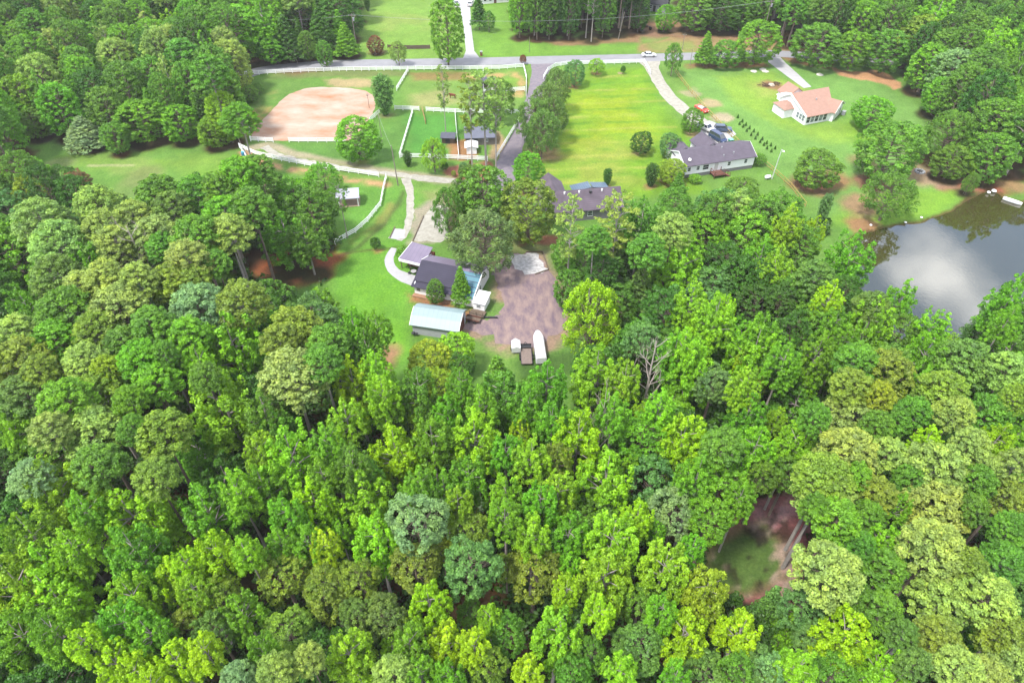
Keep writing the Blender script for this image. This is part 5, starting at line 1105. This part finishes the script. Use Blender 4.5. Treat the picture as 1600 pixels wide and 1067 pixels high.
def all_fences():
    G = 'white board fences of the paddocks'
    F = [([(366,120),(405,117),(470,113.5),(530,111.5),(600,110.5),(700,109.5),(780,109),(818,106)], 'long white roadside fence across the top of the riding arena and paddocks'),
         ([(818.3,106.5),(822.5,124),(822,150)], 'white fence beside the gravel lane at the bare pen'),
         ([(755,111),(755.5,143)], 'short white cross fence left of the tiny horse shelter'),
         ([(756,144.5),(790,144.5),(820,142.5)], 'white fence along the lower side of the bare pen'),
         ([(638,112),(620,142)], 'short white slanting fence between arena slope and the horse paddock'),
         ([(617,172),(655,173.5)], 'short white fence right of the dark egg-shaped evergreen'),
         ([(666,174.5),(712,177),(760,178),(812,178)], 'white fence between the horse paddock and the lower paddock'),
         ([(594,177),(578,191)], 'short white diagonal fence touching the round bright green tree'),
         ([(645,177),(624.5,246)], 'steep white fence on the left side of the lower paddock'),
         ([(625,247),(660,247.5),(700,249),(762,252)], 'white fence behind the weeping willow and mulch bed'),
         ([(711,178),(717,248)], 'thin white fence running down the middle of the lower paddock'),
         ([(811,190),(776,248)], 'white fence along the gravel lane below the stable'),
         ([(390,202),(392,221),(427,222.5)], 'white fence at the lower left corner of the riding arena'),
         ([(452,222.5),(540,223)], 'white fence along the bottom of the riding arena'),
         ([(375,231),(400,243),(440,252),(500,263.5),(560,272),(592,277)], 'long white fence beside the farm track below the arena'),
         ([(374.5,231.5),(389,253)], 'short white fence end by the blue barrel'),
         ([(604,279),(600,295),(595,322),(575,347),(556,364),(524,382)], 'white diagonal fence curving down past the gazebo'),
         ([(849,124),(856,112),(868,105),(885,102.5),(920,101.5),(960,100.5),(1006,99)], 'white fence curving from the gravel lane along the mown field'),
         ([(1006.5,99.5),(1011,107),(1016,117)], 'short white fence beside the mouth of the gravel drive')]
    for px, lab in F: fence(px, lab, group=G)
    fence([(1055,114),(1075,140),(1100,170),(1125,197),(1152,224),(1180,246),(1205,266),(1235,293),(1258,323)], 'yellow two-rail wooden fence running diagonally between the two lawns', m=YEL, rails=(.35, 1.15), step=3.0, name='rail_fence', rh=.13, post=.12, hp=1.25)
    fence([(606,76),(640,77),(672,76.5)], 'grey weathered fence panel on the lawn across the road', m=TIMB, rails=(.2, .5, .8, 1.1), name='weathered_fence', rh=.3)
    for px, lab in (([(660,174),(665,194)], 'brown open wooden gate in the white paddock fence'),): fence(px, lab, m=mat('gate_wood', s2l((226, 176, 120), .55), .8, .1), rails=(.4, .8, 1.2), name='wooden_gate', cat='gate', step=3)
POLE = mat('pole_wood', s2l((186, 172, 160), .5), .9, .15, 4)
def pole(u, v, H, label, arm=0, lean=(0, 0), trans=False, name='utility_pole', r=.16, m=POLE, cat='utility pole'):
    a = W(u, v); e = empty(name, (a[0], a[1], 0), 0, label=label, cat=cat)
    MB().tube([(0, 0, 0), (lean[0], lean[1], H)], [r, r*.65], 8).build('shaft', m, e)
    if arm:
        MB().bar((lean[0]-arm, lean[1], H-.7), (lean[0]+arm, lean[1], H-.7), .12, .12).build('crossarm', m, e)
        for x in (-arm*.9, 0, arm*.9): MB().tube([(lean[0]+x, lean[1], H-.64), (lean[0]+x, lean[1], H-.4)], [.07, .05], 6).build('insulator', GRYM, e)
    if trans: MB().tube([(lean[0]+.4, lean[1]-.1, H-2.3), (lean[0]+.4, lean[1]-.1, H-1.3)], [.26, .26], 10).build('transformer', GRYM, e)
    return Vector((a[0]+lean[0], a[1]+lean[1], H-.4))
def wire(p, q, sag, label, r=.035):
    pts = []
    for k in range(17):
        t = k/16; s = p.lerp(q, t); s.z -= sag*4*t*(1-t); pts.append(s-p)
    o = MB().tube(pts, [r]*17, 4).build('power_line', GRYM); o.location = p; tag(o, label, 'wire', 'power lines')
def poles():
    a = pole(558, 80, 12, 'utility pole with a grey transformer beside the wood above the road', 1.2, trans=True)
    b = pole(1191, 62, 13, 'utility pole with crossarm rising behind the large roadside pine', 1.4, trans=True)
    c = pole(966, 62, 9, 'plain leaning wooden pole at the edge of the dark woods across the road', lean=(1.2, 0), r=.14)
    wire(a, b, 4.0, 'long power line sagging across the lawns above the road')
    q = Vector((*W(1640, 64), 11)); wire(b, q, 1.5, 'power line running into the right hand woods from the crossarm pole')
    q2 = Vector((*W(330, 78), 12)); wire(a, q2, 2, 'power line running left into the woods from the transformer pole')
    d = pole(622, 290, 10.5, 'slender pole standing where the white gravel tracks meet', lean=(-.4, 0), r=.15)
    q = Vector((*W(600, 210), 7)); 
    e_ = pole(597, 222, 8.5, 'thin wire pole in the grass right of the round bright tree', r=.07)
    wire(d, e_, .8, 'service wire from the track pole over the lower grass', .02)
    pole(465, 101, 7, 'short pale pole on the verge at the left of the road', r=.12); pole(379, 232, 9, 'thin pale pole at the left end of the long white fence', lean=(-1.0, 0), r=.1)
    pole(827, 82, 5, 'thin pale post on the verge opposite the gravel lane', r=.09); pole(1066, 78, 5.5, 'pale post with a small top bar on the bare verge', .6, r=.1)
    pole(1078, 102, 5, 'thin white post under the trees right of the gravel drive', r=.09); pole(577, 169, 4.5, 'slim dark lamp post at the right side of the riding arena', r=.06, m=DKM, cat='lamp post', name='lamp_post', arm=.3)
    a = W(1206, 280); e = empty('light_pole', (a[0], a[1], 0), 0, label='tall white light pole beside the yellow rail fence', cat='light pole')
    LPG = mat('galvanised', (.62, .62, .64), .5); MB().tube([(0, 0, 0), (.3, 0, 8)], [.12, .08], 8).build('shaft', LPG, e); MB().tube([(.3, 0, 8), (.5, -.9, 8.1)], [.05, .05], 5).build('arm', LPG, e); MB().tube([(.5, -.9, 8.2), (.5, -.95, 7.95)], [.1, .28], 10).build('lamp_head', TRIM, e)
    a = W(1199, 280); e = empty('propane_tank', (a[0], a[1], 0), .3, label='small white gas tank at the foot of the tall light pole', cat='tank')
    MB().tube([(-.8, 0, .65), (-.6, 0, .65), (.6, 0, .65), (.8, 0, .65)], [.2, .45, .45, .2], 12).build('tank', TRIM, e, True); f = MB(); f.box(-.5, -.4, -.3, .3, 0, .3); f.box(.4, .5, -.3, .3, 0, .3); f.build('foot', GRYM, e)

# ------------------------------------------------------------------ vehicles
def paint(name, c): return mat('paint_'+name, c, .25, 0, 1, spec=.6)
RUB = mat('rubber', (.02, .02, .02), .9); RIM = mat('rim', (.4, .4, .42), .3, 0, 1, .8); HL = mat('headlight', (.8, .8, .78), .1); TL = mat('taillight', (.45, .02, .02), .2)
def car(u, v, yaw, pm, kind, label, name, cat, rot_px=None):
    a = W(u, v); e = empty(name, (a[0], a[1], 0), yaw, label=label, cat=cat)
    S = {'sedan': (4.7, 1.82, [(-2.35,.35),(-2.35,.85),(-1.75,.98),(-1.2,.98),(1.0,.98),(2.1,.82),(2.35,.62),(2.35,.35)], [(-1.55,.97),(-.95,1.42),(.35,1.42),(1.15,.97)]),
         'suv': (4.9, 1.95, [(-2.45,.4),(-2.45,1.05),(-2.3,1.12),(1.0,1.12),(2.2,.98),(2.45,.75),(2.45,.4)], [(-2.3,1.11),(-2.05,1.76),(.3,1.76),(1.15,1.11)]),
         'van': (5.4, 2.0, [(-2.7,.4),(-2.7,1.2),(-2.6,1.25),(1.5,1.25),(2.5,1.0),(2.7,.75),(2.7,.4)], [(-2.62,1.24),(-2.5,2.05),(1.0,2.05),(1.9,1.24)]),
         'truck': (5.8, 2.0, [(-2.9,.5),(-2.9,1.15),(-.6,1.15),(1.3,1.15),(2.7,1.08),(2.9,.85),(2.9,.5)], [(-.75,1.14),(-.55,1.82),(.75,1.82),(1.45,1.14)]),
         'open': (4.6, 1.85, [(-2.3,.35),(-2.3,.92),(-1.0,.96),(1.0,.96),(2.1,.85),(2.3,.62),(2.3,.35)], None)}[kind]
    Ln, Wd, prof, cab = S; h = Wd/2
    ring = lambda y, ins: [(x*(1-ins*.03), y, z-ins*.04*(z > .7)) for x, z in prof]
    MB().loft([ring(-h, 1), ring(-h+.1, 0), ring(h-.1, 0), ring(h, 1)]).build('body', pm, e)
    if cab:
        lo0, up0, up1, lo1 = cab
        MB().loft([[(lo0[0], -h+.1, lo0[1]), (up0[0], -h+.28, up0[1]), (up1[0], -h+.28, up1[1]), (lo1[0], -h+.1, lo1[1])], [(lo0[0], h-.1, lo0[1]), (up0[0], h-.28, up0[1]), (up1[0], h-.28, up1[1]), (lo1[0], h-.1, lo1[1])]]).build('windows', GLASS, e)
        r = MB(); r.box(up0[0]-.02, up1[0]+.02, -h+.26, h-.26, up0[1]+.002, up0[1]+.06)
        for s in (-1, 1):
            for (x0, z0), (x1, z1) in ((lo0, up0), (lo1, up1)): r.bar((x0, s*(h-.11), z0), (x1, s*(h-.27), z1), .07, .09)
            xm = (up0[0]+up1[0])/2; r.bar((xm, s*(h-.10), lo0[1]), (xm, s*(h-.26), up0[1]), .08, .1)
        r.build('roof', pm, e)
    if kind == 'open': MB().box(-1.1, .9, -.68, .68, .962, 1.0).build('interior', mat('cream_seats', (.6, .52, .45), .8, .3, 3), e); MB().slab([(.85, -.75, 1.0), (1.15, -.75, .97), (1.15, .75, .97), (.85, .75, 1.0)], .02); MB().bar((1.0, -.7, 1.2), (1.0, .7, 1.2), .06, .45).build('windshield', CURT, e)
    if kind == 'truck': MB().box(-2.75, -.85, -h+.22, h-.22, 1.152, 1.17).build('cargo_bed', DKM, e)
    for x in (-Ln*.31, Ln*.32):
        for s in (-1, 1):
            w_ = MB().tube([(x, s*(h-.2), .34), (x, s*(h+.02), .34)], [.34, .34], 14).build('tyre', RUB, e); MB().tube([(x, s*(h+.02), .34), (x, s*(h+.035), .34)], [.2, .19], 10).build('rim', RIM, w_)
    for s in (-1, 1): MB().box(Ln/2-.06, Ln/2+.02, s*(h-.35)-.18, s*(h-.35)+.18, .62, .78).build('headlight', HL, e); MB().box(-Ln/2-.02, -Ln/2+.05, s*(h-.3)-.14, s*(h-.3)+.14, .68, .9).build('taillight', TL, e)
def vehicles():
    wp = paint('white', (.75, .75, .76)); nb = paint('navy', (.03, .05, .13)); db = paint('slate', (.05, .08, .14)); rd = paint('red', (.62, .07, .04)); sl = paint('silver', (.4, .42, .46))
    car(1013.5, 88.5, .02, wp, 'sedan', 'white sedan driving along the country road', 'parked_car', 'car')
    car(1096, 173, math.radians(-62), rd, 'open', 'orange red car with pale interior parked at the end of the gravel drive', 'parked_car', 'car')
    car(1102, 203, math.radians(-52), wp, 'truck', 'white pickup truck parked beside the dark sport utility vehicle', 'pickup_truck', 'truck')
    car(1129, 205, math.radians(-8), db, 'suv', 'slate blue sport utility vehicle parked beside the yellow rail fence', 'parked_car', 'car')
    car(1121, 219, math.radians(-58), nb, 'van', 'dark navy van parked behind the white mobile home', 'parked_van', 'van')
    car(736, 8, math.radians(80), wp, 'suv', 'white car on the concrete driveway at the top of the picture', 'parked_car', 'car')
    car(713, 7, math.radians(100), sl, 'sedan', 'silver blue car parked left of the top driveway', 'parked_car', 'car')
    # horse trailer
    a = W(843, 552); e = empty('horse_trailer', (a[0], a[1], 0), math.radians(4), label='long white rounded horse trailer on the gravel yard', cat='trailer', sc=(.86, .92, .9))
    rings = []
    for y, wd, z1 in ((-3.4, 1.0, 2.15), (-3.2, 1.12, 2.3), (2.8, 1.12, 2.3), (3.6, .95, 2.2), (4.4, .62, 2.05), (4.8, .4, 1.9)):
        z0 = .55 if y < 2.9 else 1.15; rings.append([(-wd, y, z0), (wd, y, z0), (wd, y, z1-.35), (wd*.8, y, z1-.08), (wd*.4, y, z1), (-wd*.4, y, z1), (-wd*.8, y, z1-.08), (-wd, y, z1-.35)])
    MB().loft(rings).build('body', wp, e)
    for k in range(4): MB().box(-.22, .22, -2.6+k*1.5, -2.25+k*1.5, 2.302, 2.36).build('roof_vent', GRYM, e)
    for s in (-1, 1):
        for y in (-1.2, -.3): MB().tube([(s*.95, y, .36), (s*1.18, y, .36)], [.36, .36], 12).build('wheel', RUB, e)
        for k in range(3): MB().box(s*1.122-.012, s*1.122+.012, -2.4+k*1.5, -1.7+k*1.5, 1.45, 1.75).build('window', GLASS, e)
    MB().bar((0, 3.4, .6), (0, 4.6, .55), .15, .12).build('hitch', DKM, e)
    a = W(822, 556); e = empty('flatbed_trailer', (a[0], a[1], 0), math.radians(2), label='low flatbed trailer with wooden deck and black front rack', cat='trailer')
    MB().box(-.95, .95, -2.6, 1.9, .55, .64).build('deck', mat('trailer_planks', s2l((176, 156, 146), K), .9, .2, 3), e)
    f = MB(); f.box(-1.03, -.95, -2.6, 1.95, .45, .72); f.box(.95, 1.03, -2.6, 1.95, .45, .72); f.box(-1.03, 1.03, 1.9, 1.98, .45, 1.2); f.box(-1.0, 1.0, 1.3, 1.88, .64, .95); f.bar((-.6, 2.0, .5), (0, 3.2, .5), .1, .1); f.bar((.6, 2.0, .5), (0, 3.2, .5), .1, .1); f.build('frame', DKM, e)
    for s in (-1, 1):
        for y in (-.9, -.1): MB().tube([(s*1.05, y, .34), (s*1.25, y, .34)], [.34, .34], 12).build('wheel', RUB, e)
    a = W(806, 546); e = empty('cargo_trailer', (a[0], a[1], 0), math.radians(3), label='small white box trailer with a pointed roof left of the flatbed', cat='trailer', sc=(.86, .86, .9))
    MB().loft([[(-.95, y, .5), (.95, y, .5), (.95, y, 1.7), (0, y, 2.05), (-.95, y, 1.7)] for y in (-1.5, .9)]+[[(-.3, 1.6, .5), (.3, 1.6, .5), (.3, 1.6, 1.6), (0, 1.6, 1.75), (-.3, 1.6, 1.6)]]).build('body', wp, e)
    for s in (-1, 1): MB().tube([(s*.96, -.2, .34), (s*1.15, -.2, .34)], [.34, .34], 12).build('wheel', RUB, e)
    MB().bar((0, 1.6, .5), (0, 2.4, .5), .1, .1).build('hitch', DKM, e)
    a = W(1007, 47); e = empty('farm_implement', (a[0], a[1], 0), .4, label='dark farm implement standing on bare ground beside the grey cottage', cat='farm machine')
    f = MB(); f.bar((-2.4, 0, .8), (2.4, 0, .8), .2, .2); f.bar((-1.8, -.9, .7), (-1.8, .9, .7), .15, .15); f.bar((1.8, -.9, .7), (1.8, .9, .7), .15, .15); f.bar((0, 0, .8), (0, 2.2, .5), .15, .15); f.build('frame', DKM, e)
    for x in (-1.8, 1.8): MB().tube([(x, -1.05, .5), (x, -.85, .5)], [.5, .5], 12).build('wheel', RUB, e)
    MB().box(-1, 1, -.5, .5, .9, 1.5).build('hopper', mat('rusty_hopper', (.12, .07, .05), .9, .3, 3), e)

# ------------------------------------------------------------------ horse, boat, small things
def horse():
    a = W(707, 154); V = []; E_ = []; Rr = []
    def v(x, y, z, rx, ry, p=None):
        V.append((x, y, z)); Rr.append((rx, ry))
        if p is not None: E_.append((p, len(V)-1))
        return len(V)-1
    hip = v(-.55, 0, 1.12, .26, .29); mid = v(-.05, 0, 1.06, .27, .30, hip); che = v(.45, 0, 1.08, .25, .30, mid)
    n1 = v(.78, 0, 1.22, .17, .2, che); n2 = v(1.05, 0, 1.12, .12, .15, n1); n3 = v(1.28, 0, .82, .10, .12, n2); h1 = v(1.38, 0, .6, .09, .11, n3); v(1.5, 0, .32, .055, .07, h1); v(1.20, .06, .9, .03, .03, n3)
    t1 = v(-.82, 0, 1.1, .06, .06, hip); t2 = v(-.98, 0, .85, .06, .06, t1); v(-1.0, 0, .45, .03, .03, t2)
    for s in (-1, 1):
        k = v(.5, s*.15, .75, .11, .11, che); k = v(.54, s*.16, .45, .06, .06, k); k = v(.5, s*.16, .12, .045, .045, k); v(.55, s*.16, .03, .06, .06, k)
        k = v(-.6, s*.16, .8, .14, .15, hip); k = v(-.52, s*.17, .62, .09, .09, k); k = v(-.78, s*.17, .42, .055, .06, k); k = v(-.72, s*.17, .12, .045, .045, k); v(-.67, s*.17, .03, .06, .06, k)
    me = bpy.data.meshes.new('horse'); me.from_pydata(V, E_, []); o = bpy.data.objects.new('horse', me); COL.objects.link(o)
    m = o.modifiers.new('skin', 'SKIN'); sv = me.skin_vertices[0].data
    for i, r in enumerate(Rr): sv[i].radius = r
    sv[0].use_root = True; s = o.modifiers.new('sub', 'SUBSURF'); s.levels = 1; s.render_levels = 2
    me.materials.append(mat('chestnut_coat', s2l((150, 72, 40), .5), .7, .1, 2)); o.location = (a[0], a[1], 0); o.rotation_euler = (0, 0, math.radians(172)); o.scale = (1.15,)*3
    tag(o, 'chestnut horse grazing in the paddock below the road', 'horse')
def small_things():
    a = W(381, 243); e = empty('blue_barrel', (a[0], a[1], 0), 0, label='blue water barrel at the left end of the long white fence', cat='barrel')
    MB().tube([(0, 0, 0), (0, 0, .3), (0, 0, .8), (0, 0, 1.1)], [.5, .58, .58, .5], 12).build('body', mat('blue_plastic', (.05, .25, .42), .4, .1), e); MB().tube([(0, 0, 1.101), (0, 0, 1.16)], [.4, .36], 12).build('lid', mat('blue_lid', (.1, .4, .5), .4), e)
    a = W(1141, 224); e = empty('green_bin', (a[0], a[1], 0), .3, label='green wheeled rubbish bin on the pad behind the mobile home', cat='bin')
    gb = mat('green_plastic', (.03, .26, .16), .4, .1); MB().loft([[(-s, -s, z), (s, -s, z), (s, s, z), (-s, s, z)] for s, z in ((.42, .05), (.55, 1.15))]).build('body', gb, e); MB().box(-.6, .6, -.6, .62, 1.152, 1.24).build('lid', mat('bin_lid', (.2, .5, .45), .4), e)
    for s in (-1, 1): MB().tube([(s*.4, .5, .14), (s*.5, .5, .14)], [.14, .14], 10).build('wheel', RUB, e)
    a = W(1582, 314); e = empty('rowing_boat', (a[0], a[1], -.25), math.radians(-42), label='white rowing boat drawn up at the far right of the pond', cat='boat')
    rg = []
    for x, wd, z in ((-2, .5, .45), (-1.6, .62, .42), (0, .72, .4), (1.2, .6, .45), (2.1, .08, .6)): rg.append([(x, -wd, z), (x, -wd*.75, .02), (x, wd*.75, .02), (x, wd, z), (x, wd*.88, z), (x, wd*.66, .08), (x, -wd*.66, .08), (x, -wd*.88, z)])
    MB().loft(rg).build('hull', TRIM, e)
    for x in (-1.1, .3): MB().box(x-.14, x+.14, -.6, .6, .32, .36).build('thwart', GRYM, e)
    a = W(894, 381); e = empty('garden_bench', (a[0], a[1], 0), math.radians(8), label='white garden bench on the lawn below the grey roofed house', cat='bench')
    MB().box(-1.3, 1.3, -.35, .3, .42, .5).build('seat', TRIM, e); MB().box(-1.3, 1.3, .28, .34, .5, 1.0).build('backrest', TRIM, e)
    for x in (-1.15, 1.15): MB().box(x-.05, x+.05, -.3, .3, 0, .42).build('leg', TRIM, e)
    a = W(1437, 269); e = empty('fire_pit', (a[0], a[1], 0), 0, label='grey stone fire pit on the lawn above the pond', cat='fire pit')
    r = MB()
    for k in range(10): t = k*.628; r.box(1.0*math.cos(t)-.22, 1.0*math.cos(t)+.22, 1.0*math.sin(t)-.22, 1.0*math.sin(t)+.22, 0, .4)
    r.build('stone_ring', GRYM, e); MB().tube([(0, 0, 0), (0, 0, .1)], [.75, .7], 12).build('ash', DKM, e)
    a = W(1415, 348); tag(rock((a[0], a[1]), .3, TRIM), 'pale rock on the grassy bank at the middle of the pond', 'rock'); a = W(1436, 340); tag(rock((a[0]+.6, a[1]), .3, TRIM), 'whitish stone at the grass edge of the pond under the fire pit', 'rock')
    a = W(1553, 299); tag(rock((a[0], a[1]), .55, TRIM), 'pale rock at the far tip of the pond', 'rock'); a = W(1545, 301); tag(rock((a[0], a[1]), .4, TRIM), 'white stone left of the rock at the far tip of the pond', 'rock')
    a = W(1361, 352); tag(rock((a[0], a[1]), .3, TRIM), 'white stone on bare soil under the rounded tree by the pond', 'rock')
    a = W(1205, 134); tag(rock((a[0], a[1]), 1.0, mat('pale_stump', (.5, .42, .33), .9, .2), .5), 'pale stump in the round bare patch above the peach-roofed house', 'stump')
    for k, (u, v, lab) in enumerate([(1195,134,'dark brush heap left of the pale stump'), (1212,132,'dark brush heap right of the pale stump')]):
        a = W(u, v); m = MB(); g = random.Random(k)
        for i in range(22): x, y = g.gauss(0, .8), g.gauss(0, .6); an = g.uniform(0, 3.14); l = g.uniform(.5, 1.1); m.tube([(x-l*math.cos(an), y-l*math.sin(an), g.uniform(.05, .5)), (x+l*math.cos(an), y+l*math.sin(an), g.uniform(.05, .6))], [.06, .04], 4)
        o = m.build('brush_pile', mat('brush', (.09, .05, .035), .9, .2)); o.location = (a[0], a[1], 0); tag(o, lab, 'brush pile', 'brush heaps')
    a = W(767, 497); e = empty('drain_pipe', (a[0], a[1], 0), 0, label='black corrugated pipe lying on grass beside the gravel yard', cat='pipe')
    MB().tube([(-1.3, 0, .2), (0, .05, .2), (1.3, 0, .2)], [.18, .2, .18], 8).build('pipe', DKM, e); MB().tube([(-1.4, 0, .2), (-1.25, 0, .2)], [.24, .24], 8).build('collar', DKM, e)
    for px, lab in (([(848,394),(857,421)], 'timber edging on the right side of the stone pad'), ([(822,394),(848,394)], 'timber edging along the top of the stone pad'), ([(609,372),(617,355)], 'timber edging beside the small concrete pad on the track'), ([(645,377),(662,338)], 'timber edging left of the white gravel pad'), ([(836,429),(857,422)], 'timber edging at the lower corner of the stone pad')):
        P = PW(px); o = MB().bar((0, 0, .12), (P[1][0]-P[0][0], P[1][1]-P[0][1], .12), .2, .22).build('timber_edging', TIMB); o.location = (P[0][0], P[0][1], 0); tag(o, lab, 'edging', 'timber edgings')
    a = W(752, 87); e = empty('mailbox', (a[0], a[1], 0), 0, label='brick mailbox pillar beside the mouth of the concrete driveway', cat='mailbox')
    MB().box(-.35, .35, -.35, .35, 0, 1.3).build('pillar', REDW, e); MB().box(-.42, .42, -.42, .42, 1.302, 1.42).build('cap', GRYM, e); MB().box(-.12, .12, -.45, -.352, .9, 1.15).build('door', GRYM, e)
    for u, v, lab in ((1178,112,'pale stone slab on the lawn left of the concrete drive'), (1192,109,'pale stone slab nearest the top of the concrete drive'), (1196,112,'pale stone slab touching the concrete drive edge'), (1281,117,'pale stone slab on the lawn right of the concrete drive')):
        a = W(u, v); tag(rock((a[0], a[1]), 1.1, mat('pale_stone', (.55, .52, .45), .9, .15), .18), lab, 'stone slab', 'stone slabs')
def rock(p, r, m, fl=.6):
    bm = bmesh.new(); bmesh.ops.create_icosphere(bm, subdivisions=2, radius=r); g = random.Random(int(p[0]*10))
    for v in bm.verts: v.co *= g.uniform(.8, 1.15); v.co.z = v.co.z*fl+r*fl*.4
    me = bpy.data.meshes.new('rock'); bm.to_mesh(me); bm.free(); me.materials.append(m); o = bpy.data.objects.new('rock', me); COL.objects.link(o); o.location = (p[0], p[1], 0); return o

mobile_home(); peach_house(); metal_barn(); compound(); grey_house(); small_buildings(); all_fences(); poles(); vehicles(); horse(); small_things()
# ------------------------------------------------------------------ a little summer haze between the camera and the far trees
hm = bpy.data.materials.new('haze'); hm.use_nodes = True; nt = hm.node_tree; nt.nodes.clear()
pv = N(nt, 'ShaderNodeVolumePrincipled'); pv.inputs['Density'].default_value = .00010; pv.inputs['Color'].default_value = (.93, .95, .96, 1)
oo = N(nt, 'ShaderNodeOutputMaterial'); nt.links.new(pv.outputs[0], oo.inputs['Volume'])
tag(MB().box(-2600, 2600, -1300, 4600, -3, 100).build('haze', hm), kind='stuff')
